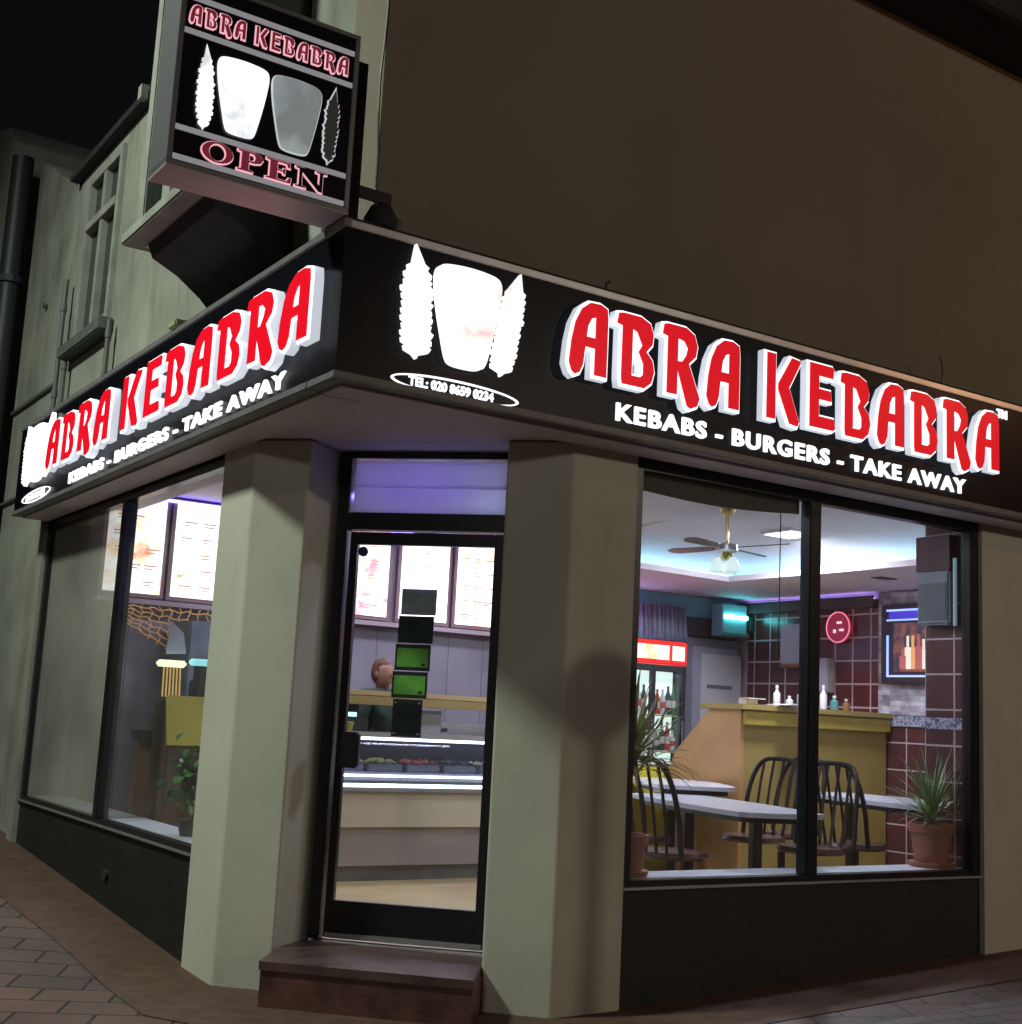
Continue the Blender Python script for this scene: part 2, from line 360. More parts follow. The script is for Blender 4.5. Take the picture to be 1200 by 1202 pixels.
# ------------------------------------------------------------------ shop windows (frame, panes)
def shopwin(side, a0, a1, am, z0, z1, zt, panes):
    """side R: along x on y=.27 ; side L: along y on x=.27"""
    def bx(u0, u1, d0, d1, za, zb): return (u0, u1, d0, d1, za, zb) if side == 'R' else (d0, d1, u0, u1, za, zb)
    fr = MB(); w = .055
    for b in [bx(a0+.001, a0+w, .275, .345, z0, z1), bx(a1-w*1.5, a1-.001, .275, .345, z0, z1), bx(a0+w, a1-w*1.5, .276, .344, z0, z0+.03), bx(a0+w, a1-w*1.5, .276, .344, z1-.07, z1-.001)]: fr.box(*b, bev=.004)
    f = fr.build('window_frame', black_alu, B)
    MB().box(*bx(am-.045, am+.045, .268, .347, z0+.03, z1-.07), bev=.006).build('mullion', black_alu, f)
    MB().box(*bx(a0+.002, a1-.002, .255, .352, z0-.014, z0-.001), bev=.003).build('sill', silver if side == 'R' else grey_trim, f)
    MB().box(*bx(a0+w, am-.045, .312, .318, z0+.03, z1-.07)).build('pane', panes[0], f)
    MB().box(*bx(am+.045, a1-w*1.5, .312, .318, z0+.03, z1-.07)).build('pane', panes[1], f)
    return f
fR = shopwin('R', 1.83, 4.56, 3.125, .57, 2.703, 0, (glass_clear, glass_clear))
fL = shopwin('L', 1.862, 5.628, 3.66, .57, 2.703, 0, (glass_clear, glass_hazy))
part('window_board', (1.70, 4.55, .352, .60, .552, .60), board_m, .004)
part('window_board', (.352, .60, 1.90, 5.6, .552, .60), board_m, .004)

# ------------------------------------------------------------------ entrance
DM = Matrix.Translation((KR/2, KR/2, 0)) @ Matrix.Rotation(-math.pi/4, 4, 'Z')     # local x = t, local y = inward
DF = thing_f = MB()
for b in [(-.462, -.40, .0, .09, .215, 2.70), (.445, .465, .0, .09, .215, 2.70), (-.40, .445, .001, .089, 2.665, 2.70), (-.40, .445, .001, .089, 2.285, 2.375)]: DF.box(*b, M=DM, bev=.003)
df = DF.build('door_frame', black_alu, B)
lv = mat('transom_slat', (.70, .68, .80), .35, var=.05)
lv.node_tree.nodes['Principled BSDF'].inputs['Transmission Weight'].default_value = 0
_n = lv.node_tree.nodes; _t = _n.new('ShaderNodeBsdfTranslucent'); _t.inputs[0].default_value = (.8, .78, .9, 1); _m = _n.new('ShaderNodeMixShader'); _m.inputs[0].default_value = .6
lv.node_tree.links.new(_n['Principled BSDF'].outputs[0], _m.inputs[1]); lv.node_tree.links.new(_t.outputs[0], _m.inputs[2]); lv.node_tree.links.new(_m.outputs[0], _n['Material Output'].inputs[0])

for i, (z0, z1) in enumerate(((2.515, 2.66), (2.378, 2.515))):
    MB().prism([(.035, z0), (.050, z0), (.070, z1), (.055, z1)], -.39, .437, DM @ Matrix(((0, 0, 1, 0), (1, 0, 0, 0), (0, 1, 0, 0), (0, 0, 0, 1)))).build('transom_slat', lv, df)
MB().box(-.39, .437, .075, .080, 2.378, 2.662, M=DM).build('transom_pane', glass_clear, df) if False else None
D = MB()
for b in [(-.385, -.345, .02, .065, .225, 2.275), (.39, .44, .02, .065, .225, 2.275), (-.345, .39, .021, .064, .225, .405), (-.345, .39, .021, .064, 2.21, 2.275)]: D.box(*b, M=DM, bev=.003)
dl = thing('door_light', 'violet light tube above the entrance door, white at its right end', 'light tube')
MB().tube([DM @ Vector((-.36, .24, 2.50)), DM @ Vector((.28, .24, 2.50))], .014, 8).build('violet_tube', emis('door_violet', (.24, .17, 1), 32), dl, True)
MB().tube([DM @ Vector((.30, .17, 2.42)), DM @ Vector((.42, .17, 2.42))], .016, 8).build('white_end', emis('door_white', (.6, .85, 1), 42), dl, True)
door = D.build('door', black_alu, B)
MB().box(-.345, .39, .038, .044, .405, 2.21, M=DM).build('pane', glass_clear, door)
MB().box(-.345, -.25, -.035, .02, 1.06, 1.24, M=DM, bev=.012).build('handle', dark_m, door)
MB().box(-.37, .43, .0, .02, .226, .25, M=DM).build('kick_plate', silver, door)
# lock sensor ball in the top corner
MB().lathe([(.002, -.028), (.02, -.02), (.028, 0), (.02, .02), (.002, .028)], (0, 0, 0), 14, DM @ Matrix.Translation((-.31, .02, 2.17))).build('sensor', mat('blue_grey_plastic', (.03, .04, .08), .3), door, True)
# step
st = thing('door_step', 'dark brown tiled step projecting in front of the glazed entrance door', 'step')
MB().prism([dpt(-.455, 1.20), dpt(.535, 1.20), dpt(.50, K0+.02), dpt(.465, KR-.001), dpt(-.468, KR-.001), dpt(-.50, K0+.02)], -.2, .165).build('riser_block', step_m, st)
MB().prism([dpt(-.46, 1.185), dpt(.54, 1.185), dpt(.497, K0-.01), dpt(.475, KR+.1), dpt(-.48, KR+.1), dpt(-.51, K0-.01)], .166, .205).build('tread', mat('tread_tile', (.085, .05, .045), .3, var=.4, scale=7, bump=.2), st)

# notices on the door
def transl(m, f):
    if m.get('tr'): return
    m['tr'] = 1; n = m.node_tree.nodes; l = m.node_tree.links; b = n['Principled BSDF']
    t_ = n.new('ShaderNodeBsdfTranslucent'); x_ = n.new('ShaderNodeMixShader'); x_.inputs[0].default_value = f
    if b.inputs['Base Color'].is_linked: l.new(b.inputs['Base Color'].links[0].from_socket, t_.inputs[0])
    else: t_.inputs[0].default_value = b.inputs['Base Color'].default_value
    l.new(b.outputs[0], x_.inputs[1]); l.new(t_.outputs[0], x_.inputs[2]); l.new(x_.outputs[0], n['Material Output'].inputs[0])
lab = ['blank grey notice, topmost of the column on the glass door', 'dark slate notice, second from top on the glass door', 'green notice with black border, upper of the two on the door', 'green notice with black border, lower of the two on the door', 'tall black notice with corner screws at the bottom of the door column']
zz = [1.985, 1.845, 1.70, 1.56, 1.42, 1.225]
cols = [(.55, .66, .70), (.08, .12, .15), (.22, .62, .12), (.22, .62, .12), (.012, .016, .02)]
for i in range(5):
    u0 = -.10+.010*i*-1+.0; x0, x1 = -.088-.008*i+.02*(i > 3), .098-.008*i-.01*(i > 3)
    t = thing('door_notice', lab[i], 'notice', group='notices on the glass door')
    t.matrix_world = Matrix.Identity(4)
    MB().box(x0, x1, .030, .035, zz[i+1]+.004, zz[i]-.002, M=DM).build('sheet', mat('notice_edge%d' % i, (.02, .026, .03) if i else (.4, .48, .52), .35), t)
    if i == 0: transl(MC['notice_edge0'], .45)
    pm = mat('notice_print%d' % i, cols[i], .3, var=.25, scale=12)
    if i < 4: transl(pm, .35 if i != 1 else .5)
    MB().box(x0+.010, x1-.010, .0285, .0295, zz[i+1]+.022, zz[i]-.022, M=DM).build('print', pm, t)
    if i == 4:
        for u in (x0+.015, x1-.015):
            for z in (zz[5]+.02, zz[4]-.02): MB().box(u-.006, u+.006, .026, .0288, z-.004, z+.004, M=DM).build('screw', silver, t)
    if i in (2, 3): MB().box(x1-.045, x1-.025, .026, .0284, zz[i+1]+.03, zz[i+1]+.042, M=DM).build('mark', dark_m, t)

# ------------------------------------------------------------------ fascia signs
def fascia(side, L, label):
    t = thing('fascia_sign', label, 'shop sign')
    def bx(u0, u1, d0, d1, z0, z1): return (u0, u1, d0, d1, z0, z1) if side == 'R' else (d0, d1, u0, u1, z0, z1)
    a = 0.0 if side == 'R' else .251
    box('panel', bx(a, L, 0, .25, 2.735, 3.36), black_panel, t)
    a2 = -.012 if side == 'R' else -.012+.264
    box('top_trim', bx(a2, L, -.012, .249, 3.362, 3.395), silver if side == 'R' else grey_trim, t, .003)
    box('bottom_trim', bx(a2, L, -.014, .249, 2.700, 2.733), grey_trim, t, .003)
    if side == 'L':    # the corner piece of the trims that continues the left run
        box('corner_trim', (-.013, .02, -.0121, .2499, 3.3605, 3.3965), grey_trim, t)
        box('soffit_lip', (.06, .25, .26, L-.05, 2.688, 2.699), soffit_m, t)
    else: box('soffit_lip', (.06, L, .06, .25, 2.688, 2.699), soffit_m, t)
    return t
fasR = fascia('R', 6.5, 'long black fascia along the main street with red ABRA KEBABRA letters, right of the corner')
fasL = fascia('L', 5.61, 'black fascia down the side street with red ABRA KEBABRA letters, left of the corner')
MB().prism([(.25, .26), (5.6, .26), (5.6, .6), (.25, .6)], 0, .01) if False else None
# soffit over the recessed entrance
MB().prism([(.251, .251), (.251, K0-.25), dpt(-.53, K0), dpt(-.47, KR+.09), dpt(.47, KR+.09), dpt(.497, K0), (K0-.25, .251)], 2.706, 2.72).build('entrance_soffit', soffit_m, B)
# lead flashing on top
MB().prism([(-.0, 3.396), (-.0, 3.41), (.25, 3.50), (.25, 3.396)], .0, 6.5, Matrix(((0, 0, 1, 0), (1, 0, 0, 0), (0, 1, 0, 0), (0, 0, 0, 1)))).build('flashing', dark_roof, fasR)
MB().prism([(-.0, 3.396), (-.0, 3.405), (.25, 3.45), (.25, 3.396)], .26, 5.6, Matrix(((1, 0, 0, 0), (0, 0, 1, 0), (0, 1, 0, 0), (0, 0, 0, 1)))).build('flashing', dark_roof, fasL)
MB().lathe([(.07, 0), (.075, .05), (.05, .1), (.01, .12)], (.21, .10, 3.43), 12).build('flashing_cap', dark_roof, fasR, True)

G = {
 'A': ([[(.06, .0), (.0, .12), (.03, .42), (.09, .68), (.20, .88), (.36, .99), (.56, 1.0), (.70, .95), (.72, .80), (.72, .0), (.47, .0), (.47, .36), (.31, .36), (.28, .12), (.22, .0), (.13, -.04)], [(.33, .52), (.47, .52), (.47, .78), (.41, .76), (.35, .66)]]),
 'B': ([[(-.03, .82), (.0, .98), (.10, 1.0), (.45, 1.0), (.64, .93), (.71, .78), (.69, .63), (.58, .52), (.70, .42), (.74, .26), (.69, .10), (.55, .0), (.10, .0), (.08, .10), (.08, .80)], [(.30, .16), (.30, .78), (.37, .76), (.47, .60), (.40, .50), (.50, .34), (.50, .20), (.45, .16)]]),
 'R': ([[(-.03, .82), (.0, .98), (.10, 1.0), (.46, 1.0), (.64, .92), (.71, .76), (.68, .60), (.54, .48), (.78, .02), (.73, -.10), (.58, -.16), (.50, -.12), (.31, .32), (.31, .0), (.08, .0), (.08, .80)], [(.31, .50), (.31, .80), (.42, .78), (.49, .70), (.46, .60), (.38, .50)]]),
 'K': ([[(.03, .0), (.03, 1.0), (.25, 1.0), (.25, .0)], [(.60, 1.0), (.80, .98), (.82, .93), (.56, .52), (.80, .04), (.76, -.04), (.56, -.02), (.29, .46), (.29, .56)]]),
 'E': ([[(.06, .0), (.06, 1.0), (.62, 1.0), (.66, .96), (.64, .80), (.30, .80), (.30, .62), (.58, .62), (.60, .44), (.30, .44), (.30, .20), (.66, .20), (.70, .04), (.64, .0)]]),
}
ADV = {'A': .80, 'B': .80, 'R': .80, 'K': .86, 'E': .74, ' ': .34}
def side_mat(me, M, dim):
    ax = (M.to_3x3() @ Vector((0, 0, 1))).normalized()
    me.materials.clear(); me.materials.append(whl_m); me.materials.append(dim)
    for p in me.polygons: p.material_index = 0 if p.normal.dot(ax) > .35 else 1
def big_letters(parent, M, width, h, depth=.020, gap=0, outline=.0095, two=True):
    s = 'ABRA KEBABRA'; tot = sum(ADV[c] for c in s)-.05; sc = width/(tot*1.0); gw = sc*.89
    x = 0
    for i, c in enumerate(s):
        if c != ' ':
            dy = -.02 if i % 2 else .0
            loops = [[(x+px*gw, py*h+dy*h) for px, py in lp] for lp in G[c]]
            sl = [lp for lp in loops]
            me = poly_mesh(sl, depth, outline, M @ Matrix.Translation((0, 0, depth+outline+.012)), 0, 1)
            side_mat(me, M, whl_side)
            a = link('letter', me, None, parent)
            # solid translucent back of the letter box: without the counters
            me2 = poly_mesh(sl, .003, 0, M @ Matrix.Translation((0, 0, depth*2+outline*2+.0155)), -.004)
            link('letter_face', me2, red_m, a)
        x += ADV[c]*sc
# pixel-measured extents on the wall
MR = frame('R', (1.13, 0, 2.94)); big_letters(fasR, MR, 3.20, .355)
ML = frame('L', (0, 4.46, 2.905)); big_letters(fasL, ML, 4.36, .325)
def tagline(parent, M, size, width, off):
    words = ['KEBABS', '-', 'BURGERS', '-', 'TAKE', 'AWAY']; gaps = [.40, .40, .40, .40, .42]
    objs = [text('tagline_word' if w != '-' else 'tagline_dash', w, white_txt, parent, Matrix.Identity(4), size, .006, off, space=1.16) for w in words]
    ws = [max(v.co.x for v in o.data.vertices) for o in objs]; tot = sum(ws)+sum(gaps)*size; k = width/tot; x = 0
    for o, w, g in zip(objs, ws, gaps+[0]):
        o.data.transform(M @ Matrix.Diagonal((k, 1, 1, 1)) @ Matrix.Translation((x, 0, 0))); x += w+g*size
tagline(fasR, frame('R', (1.46, -.012, 2.775)), .118, 2.60, .0030)
tagline(fasL, frame('L', (-.012, 4.03, 2.758)), .098, 3.54, .0030)
text('small_mark', 'TM', white_txt, fasR, frame('R', (4.36, -.012, 3.29)), .07, .004, .003)

def skewer(flip=1, seed=1):
    rr = random.Random(seed); L = [(0, 1.0)]; Rr = []
    n = 11
    pts = []
    left = []; right = []
    for i in range(n+1):
        v = i/n; y = 1-.12-v*.80
        w = .24+.16*math.sin(v*3.1)**.7+rr.uniform(-.06, .05)
        for q, (dy, dw) in enumerate([(0, -.02), (-.022, .11), (-.052, .09)]):
            left.append((-w-dw+.12*v, y+dy)); right.append((w+dw*rr.uniform(.4, 1.1)+.12*v, y+dy+.008))
    tip = [(-.10, 1.05)]
    end = [(.14, .0), (.10, -.03), (.0, .0)]
    lp = tip + right + end + left[::-1]
    return [(flip*x, y) for x, y in lp]
donor = [(.02, .90), (.06, .96), (.2, .985), (.5, 1.0), (.8, .985), (.94, .96), (.99, .90), (.985, .78), (.94, .55), (.86, .25), (.80, .06), (.74, .01), (.5, .0), (.30, .01), (.24, .06), (.17, .25), (.07, .55), (.02, .78)]
donor = smooth_loop(donor, 2)
icon_white = picmat('backlit_icon_print', [(.0, (.95, .98, 1)), (.52, (.92, .95, .97)), (.60, (.74, .76, .74)), (.68, (.75, .42, .42))], 3.6, 1.15, 3)
def icons(parent, M, sx, h, tel):
    def put(name, lp, x, y, w, hh, m=icon_white, d=.012, bev=.005):
        me = poly_mesh([[(x+px*w, y+py*hh) for px, py in lp]], d, bev, M @ Matrix.Translation((0, 0, d+.012)))
        return link(name, me, m, parent)
    put('skewer_icon', skewer(1, 1), .085*sx, .07, .155*sx, h*.90)
    put('doner_icon', donor, .172*sx, .055, .345*sx, h*.90, d=.018)
    put('skewer_icon', [(x_+.38*(y_-.5), y_) for x_, y_ in skewer(-1, 2)], .585*sx, .075, .125*sx, h*.88)
    # oval with the telephone number
    n = 40; o = [(.33*sx+.335*sx*math.cos(a), -.045+.043*math.sin(a)) for a in [2*math.pi*i/n for i in range(n)]]
    q = [(.33*sx+.322*sx*math.cos(a), -.045+.035*math.sin(a)) for a in [2*math.pi*i/n for i in range(n)]]
    link('telephone_oval', poly_mesh([o, q], .004, 0, M @ Matrix.Translation((0, 0, .008))), white_txt, parent)
    if tel: text('telephone_number', 'TEL: 020 8659 0234', white_txt, parent, M @ Matrix.Translation((.085*sx, -.063, .008)), .056, .003, .0020, sx=.97*sx)
icons(fasR, frame('R', (.26, 0, 2.80)), .98, .50, True)
icons(fasL, frame('L', (0, 5.33, 2.83)), 1.22, .46, True)
# little bracket and wire end on top of the long fascia
MB().tube([(3.98, .10, 3.40), (3.985, .09, 3.50), (3.97, .08, 3.56), (3.93, .07, 3.60)], .004, 6).build('wire_end', dark_m, fasR)
MB().tube([(1.5, .15, 3.47), (1.5, .15, 3.50), (1.53, .16, 3.52)], .006, 6).build('wire_end', dark_m, fasR)
# small floodlight clip on the left fascia
MB().box(-.03, .05, 2.05, 2.17, 3.397, 3.44, bev=.008).build('spot_clip', mat('yellowed_plastic', (.35, .36, .2), .5), fasL)

# ------------------------------------------------------------------ projecting sign box
ps = thing('projecting_sign', 'square black projecting lightbox reading ABRA KEBABRA and OPEN above the corner', 'sign', (0, 0, 3.42))
Z0 = -3.42
fr = MB()
for b in [(-.79, -.0, -.015, .20, 3.415, 3.435), (-.79, -.0, -.015, .20, 4.20, 4.22), (-.79, -.768, -.015, .20, 3.436, 4.199), (-.022, -.0, -.015, .20, 3.436, 4.199)]:
    fr.box(b[0], b[1], b[2], b[3], b[4]+Z0, b[5]+Z0, bev=.002)
fr.build('frame', mat('sign_frame_metal', (.22, .22, .24), .4, .5), ps)
box('face', (-.767, -.023, -.008, .19, 3.436+Z0, 4.199+Z0), mat('black_acrylic', (.010, .008, .012), .2), ps)
box('underside', (-.79, -.0, -.014, .199, 3.408+Z0, 3.4145+Z0), mat('letter_glow_metal', (.50, .40, .42), .4, var=.1), ps)  # pink glow of the fascia letters is painted into this metal's colour
grey_line = emis('sign_grey_line', (.42, .42, .46), .42)
for z in (3.985, 3.575, 3.452, 4.13): box('divider_line', (-.766, -.024, -.013, -.008, z-.011+Z0, z+.011+Z0), grey_line, ps)
pink = emis('pink_outline', (1, .50, .58), .85); mar = emis('maroon_fill', (.30, .005, .04), .30)
def sign_letters(s, M, width, h):
    tot = sum(ADV[c] for c in s); sc = width/tot; x = 0
    for i, c in enumerate(s):
        if c != ' ':
            loops = [[(x+px*sc*.88, py*h) for px, py in lp] for lp in G[c]]
            a = link('letter', poly_mesh(loops,   .001, .0030, M @ Matrix.Translation((0, 0, .002)), 0, 0), pink, ps)
            link('letter_fill', poly_mesh(loops, .0006, 0, M @ Matrix.Translation((0, 0, .0085)), -.0022), mar, a)
        x += ADV[c]*sc
sign_letters('ABRA KEBABRA', frame('R', (-.752, -.008, 4.02+Z0)), .715, .082)
# OPEN in serif letters
def serif(c):
    if c == 'O':
        n = 28; return [[(.42+.42*math.cos(2*math.pi*i/n), .5+.5*math.sin(2*math.pi*i/n)) for i in range(n)], [(.42+.22*math.cos(2*math.pi*i/n), .5+.40*math.sin(2*math.pi*i/n)) for i in range(n)]], .95
    if c == 'P':
        return [[(0, 0), (0, .08), (.10, .12), (.10, .88), (0, .92), (0, 1), (.48, 1), (.64, .92), (.70, .74), (.64, .54), (.48, .46), (.32, .46), (.32, .12), (.44, .08), (.44, 0)], [(.32, .90), (.44, .88), (.48, .74), (.44, .58), (.32, .56)]], .78
    if c == 'E':
        return [[(0, 0), (0, .08), (.10, .12), (.10, .88), (0, .92), (0, 1), (.66, 1), (.68, .74), (.60, .74), (.56, .9), (.32, .9), (.32, .58), (.46, .58), (.49, .68), (.54, .68), (.54, .38), (.49, .38), (.46, .48), (.32, .48), (.32, .10), (.58, .10), (.64, .28), (.72, .28), (.70, 0)]], .82
    return [[(0, 0), (0, .07), (.10, .11), (.10, .88), (0, .92), (0, 1), (.26, 1), (.68, .36), (.68, .90), (.58, .93), (.58, 1), (.90, 1), (.90, .93), (.79, .90), (.79, 0), (.68, 0), (.20, .74), (.20, .11), (.32, .07), (.32, 0)]], .95
x = 0
MO = frame('R', (-.655, -.008, 3.468+Z0))
for i, c in enumerate('OPEN'):
    lps, adv = serif(c); sc = .158
    loops = [[(x+px*sc, py*.088) for px, py in lp] for lp in lps]
    a = link('letter', poly_mesh(loops, .001, .0032, MO @ Matrix.Translation((0, 0, .002)), 0, 0), pink, ps)
    link('letter_fill', poly_mesh(loops, .0006, 0, MO @ Matrix.Translation((0, 0, .0095)), -.0012), mar if i < 3 else black_panel, a)
    x += adv*sc
def sicon(name, lp, x, y, w, h, m, edge=None):
    M = frame('R', (0, -.008, Z0))
    if edge: link(name+'_outline', poly_mesh([[(x+px*w, y+py*h) for px, py in lp]], .001, .006, M @ Matrix.Translation((0, 0, .002)), 0, 0), edge, ps)
    return link(name, poly_mesh([[(x+px*w, y+py*h) for px, py in lp]], .002, .001, M @ Matrix.Translation((0, 0, .008))), m, ps)
dim = picmat('dim_sign_print', [(.0, (.62, .70, .74)), (.45, (.46, .52, .55)), (.62, (.28, .32, .34))], 4, .48, 9); wh = picmat('sign_lit_print', [(.0, (.95, .98, 1)), (.50, (.93, .96, 1)), (.66, (.55, .58, .62))], 6, 1.15, 6)
pale_e = emis('pale_outline', (.75, .85, .85), .6)
sicon('skewer_icon', skewer(1, 4), -.665, 3.60, .070, .33, wh)
sicon('doner_icon', donor, -.625, 3.605, .228, .325, wh)
sicon('doner_icon', donor, -.385, 3.608, .225, .318, dim, pale_e)
sicon('skewer_icon', skewer(-1, 5), -.105, 3.62, .062, .30, mat('unlit_grey_icon', (.12, .14, .14), .4), pale_e)
# mounting bracket to the wall
MB().box(.001, .09, .08, .11, 3.40+Z0, 4.16+Z0).build('bracket_plate', black_panel, ps)
MB().box(.09, .25, .085, .105, 3.55+Z0, 3.60+Z0).build('bracket_arm', black_alu, ps)
MB().box(.09, .25, .255, .275, 3.95+Z0, 4.0+Z0).build('bracket_arm', black_alu, ps) if False else None

# ------------------------------------------------------------------ side street facade: bay, sash window, pipes, neighbours
bay = thing('bay_window', 'first floor timber bay window with thick sill ledge above the side fascia', 'bay window', (0, 0, 3.85))
zb = -3.85
def pb(name, b, m, par=bay, bev=.0): return box(name, (b[0], b[1], b[2], b[3], b[4]+zb, b[5]+zb), m, par, bev)
pb('ledge', (-.31, .249, 1.02, 2.27, 3.85, 3.92), trim_side, bev=.01)
pb('underpanel', (-.20, .249, 1.10, 2.18, 3.842, 3.849), soffit_m)
MB().prism([(.249, 3.842), (-.20, 3.842), (-.17, 3.77), (-.02, 3.70), (.12, 3.60), (.249, 3.47)], 1.16, 2.12, Matrix(((1, 0, 0, 0), (0, 0, 1, 0), (0, 1, 0, zb), (0, 0, 0, 1)))).build('corbel', mat('dark_corbel', (.035, .035, .04), .7, var=.3), bay)
for y0, y1 in ((1.16, 1.24), (1.66, 1.80), (2.10, 2.20)): pb('post', (-.25, -.15, y0, y1, 3.921, 7.2), trim_side, bev=.008)
pb('bay_glass', (-.21, -.19, 1.24, 1.66, 3.96, 7.1), dark_glass); pb('bay_glass', (-.21, -.19, 1.80, 2.10, 3.96, 7.1), dark_glass)
pb('side_panel', (-.15, .249, 1.18, 1.21, 3.921, 7.2), dark_glass); pb('side_panel', (-.15, .249, 2.14, 2.18, 3.921, 7.2), trim_side)
pb('rail', (-.24, -.16, 1.24, 1.66, 4.95, 5.02), trim_side); pb('rail', (-.24, -.16, 1.80, 2.10, 4.95, 5.02), trim_side)
pb('roof', (-.33, .249, 1.05, 2.3, 7.21, 7.3), dark_roof)
MB().box(-.30, -.26, 2.2, 2.26, 4.72+zb, 4.80+zb).build('alarm_box', trim_side, bay)

sw = thing('sash_window', 'tall first floor casement window with dark panes on the side wall', 'window', (.25, 4.8, 4.0))
def sb(name, b, m, bev=.004): return box(name, (b[0]-.25, b[1]-.25, b[2]-4.8, b[3]-4.8, b[4]-4.0, b[5]-4.0), m, sw, bev)
f = MB()
for b in [(.215, .40, 4.38, 4.45, 4.04, 5.39), (.215, .40, 5.20, 5.27, 4.04, 5.39), (.216, .40, 4.45, 5.20, 5.32, 5.39), (.216, .40, 4.45, 5.20, 4.04, 4.10), (.22, .36, 4.79, 4.86, 4.10, 4.93), (.22, .36, 4.79, 4.86, 5.0, 5.32), (.205, .37, 4.45, 5.20, 4.93, 5.0)]:
    f.box(b[0]-.25, b[1]-.25, b[2]-4.8, b[3]-4.8, b[4]-4.0, b[5]-4.0, bev=.004)
f.build('frame', trim_side, sw)
for a, b in ((4.45, 4.79), (4.86, 5.20)):
    for c, d in ((4.10, 4.93), (5.0, 5.32)): sb('pane', (.27, .28, a, b, c, d), dark_glass, 0)
sb('sill', (.14, .249, 4.28, 5.38, 3.93, 4.03), mat('dark_sill', (.10, .11, .10), .7, var=.2), .01)

def pipe(x, y, z0, z1, r, m, label):
    t = thing('drainpipe', label, 'drainpipe', (x, y, z0))
    MB().tube([(0, 0, 0), (0, 0, z1-z0)], r, 12).build('pipe', m, t, True)
    for k in (.2, .8): MB().lathe([(r*1.3, -.03), (r*1.3, .03)], (0, 0, (z1-z0)*k), 12).build('pipe_bracket', m, t)
    return t
gp = mat('grey_green_pipe', (.10, .12, .11), .5)
pipe(.18, 5.50, 3.45, 4.62, .02, gp, 'thin pair pipe on the side wall, the taller one left of the dark window')
pipe(.19, 5.32, 3.45, 3.98, .018, gp, 'short thin pipe under the dark casement window on the side wall')
pipe(.19, 4.18, 3.47, 3.98, .018, gp, 'short vertical pipe stub between casement window and bay, above the fascia')
pipe(.15, 7.55, .3, 6.35, .10, mat('dark_pipe', (.025, .03, .035), .5), 'thick dark drainpipe between the two neighbouring pale walls at far left')
MB()
nb = thing('neighbour_building', 'pale rendered neighbouring house joined to the left end of the shop', 'building', (.25, 6.5, 0))
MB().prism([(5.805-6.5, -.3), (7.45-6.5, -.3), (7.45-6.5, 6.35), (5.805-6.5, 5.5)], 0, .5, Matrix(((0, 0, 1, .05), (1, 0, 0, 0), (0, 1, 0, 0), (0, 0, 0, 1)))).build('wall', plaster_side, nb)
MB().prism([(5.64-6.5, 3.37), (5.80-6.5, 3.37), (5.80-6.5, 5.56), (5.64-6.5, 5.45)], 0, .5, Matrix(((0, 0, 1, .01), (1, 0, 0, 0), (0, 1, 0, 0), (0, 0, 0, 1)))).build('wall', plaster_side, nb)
box('string_course', (.02, .05, -.69, .94, 3.86, 3.885), gp, nb); box('string_course', (.02, .05, -.69, .94, 3.02, 3.04), gp, nb)
MB().lathe([(.001, 0), (.03, .001), (.03, .02), (.001, .021)], (0, 0, 0), 10, Matrix.Translation((.035, .1, 4.7)) @ Matrix.Rotation(-math.pi/2, 4, 'Y')).build('wall_plate', gp, nb)
nb2 = thing('far_building', 'tall pale house with rounded parapet beyond the dark drainpipe at the left edge', 'building', (.1, 10, 0))
MB().prism([(-2.2, -.3), (4, -.3), (4, 7.2), (1, 7.25), (-1.0, 7.1), (-1.9, 6.85), (-2.2, 6.6)], 0, 3, Matrix(((0, 0, 1, .0), (1, 0, 0, 0), (0, 1, 0, 0), (0, 0, 0, 1)))).build('wall', plaster_side, nb2)
# cable hanging at the upper corner
cb = []
for i in range(14):
    z = 3.5+i*.18; cb.append((.235+.012*math.sin(i*1.3), .238+.01*math.cos(i*.9), z))
c = MB().tube(cb, .006, 6).build('cable', dark_m); tag(c, 'thin dark cable hanging down the corner of the upper wall beside the sign', 'cable')

# ------------------------------------------------------------------ interior shell (parts of the building)
FZ = .21
MB().prism([(.355, 1.86), (.62, 1.86), (.62, 1.55), (1.0, 1.135), (1.135, 1.0), (1.55, .62), (1.70, .62), (1.70, .356), (6.7, .356), (6.7, 6.0), (.355, 6.0)], .12, FZ).build('floor', wood_floor, B)
part('ceiling', (.61, 6.9, .61, 6.1, 2.87, 2.95), ceil_m)
MB().prism([(5.25, .62), (6.49, .62), (6.49, 4.44), (3.98, 4.44), (3.98, 3.15), (5.25, 3.25)], 2.58, 2.625).build('dropped_ceiling', drop_m, B)
def cove(pts, a, b, along):
    P3 = Matrix(((0, 0, 1, 0), (1, 0, 0, 0), (0, 1, 0, 0), (0, 0, 0, 1))) if along == 'x' else Matrix(((1, 0, 0, 0), (0, 0, 1, 0), (0, 1, 0, 0), (0, 0, 0, 1)))
    MB().prism(pts, a, b, P3).build('ceiling_cove', ceil_m, B, True)
def cpts(c): return [(c+.02, 2.8695), (c-.95, 2.8695)] + [(c-.95+.95*math.sin(t_), 2.627+.2415*math.cos(t_)) for t_ in [math.pi/2*i/12 for i in range(1, 13)]] + [(c+.02, 2.627)]
cove(cpts(5.48), .62, 3.42, 'y'); cove(cpts(3.42), 3.98, 5.479, 'x')
box('recess', (5.62, 5.80, 1.95, 2.05, 2.572, 2.5795), dark_m, B)
part('interior_wall', (6.5, 6.62, .61, 4.6, .2, 2.87), wall_int)
part('back_wall', (4.25, 6.5, 4.45, 4.56, .2, 2.87), wall_teal_lit)
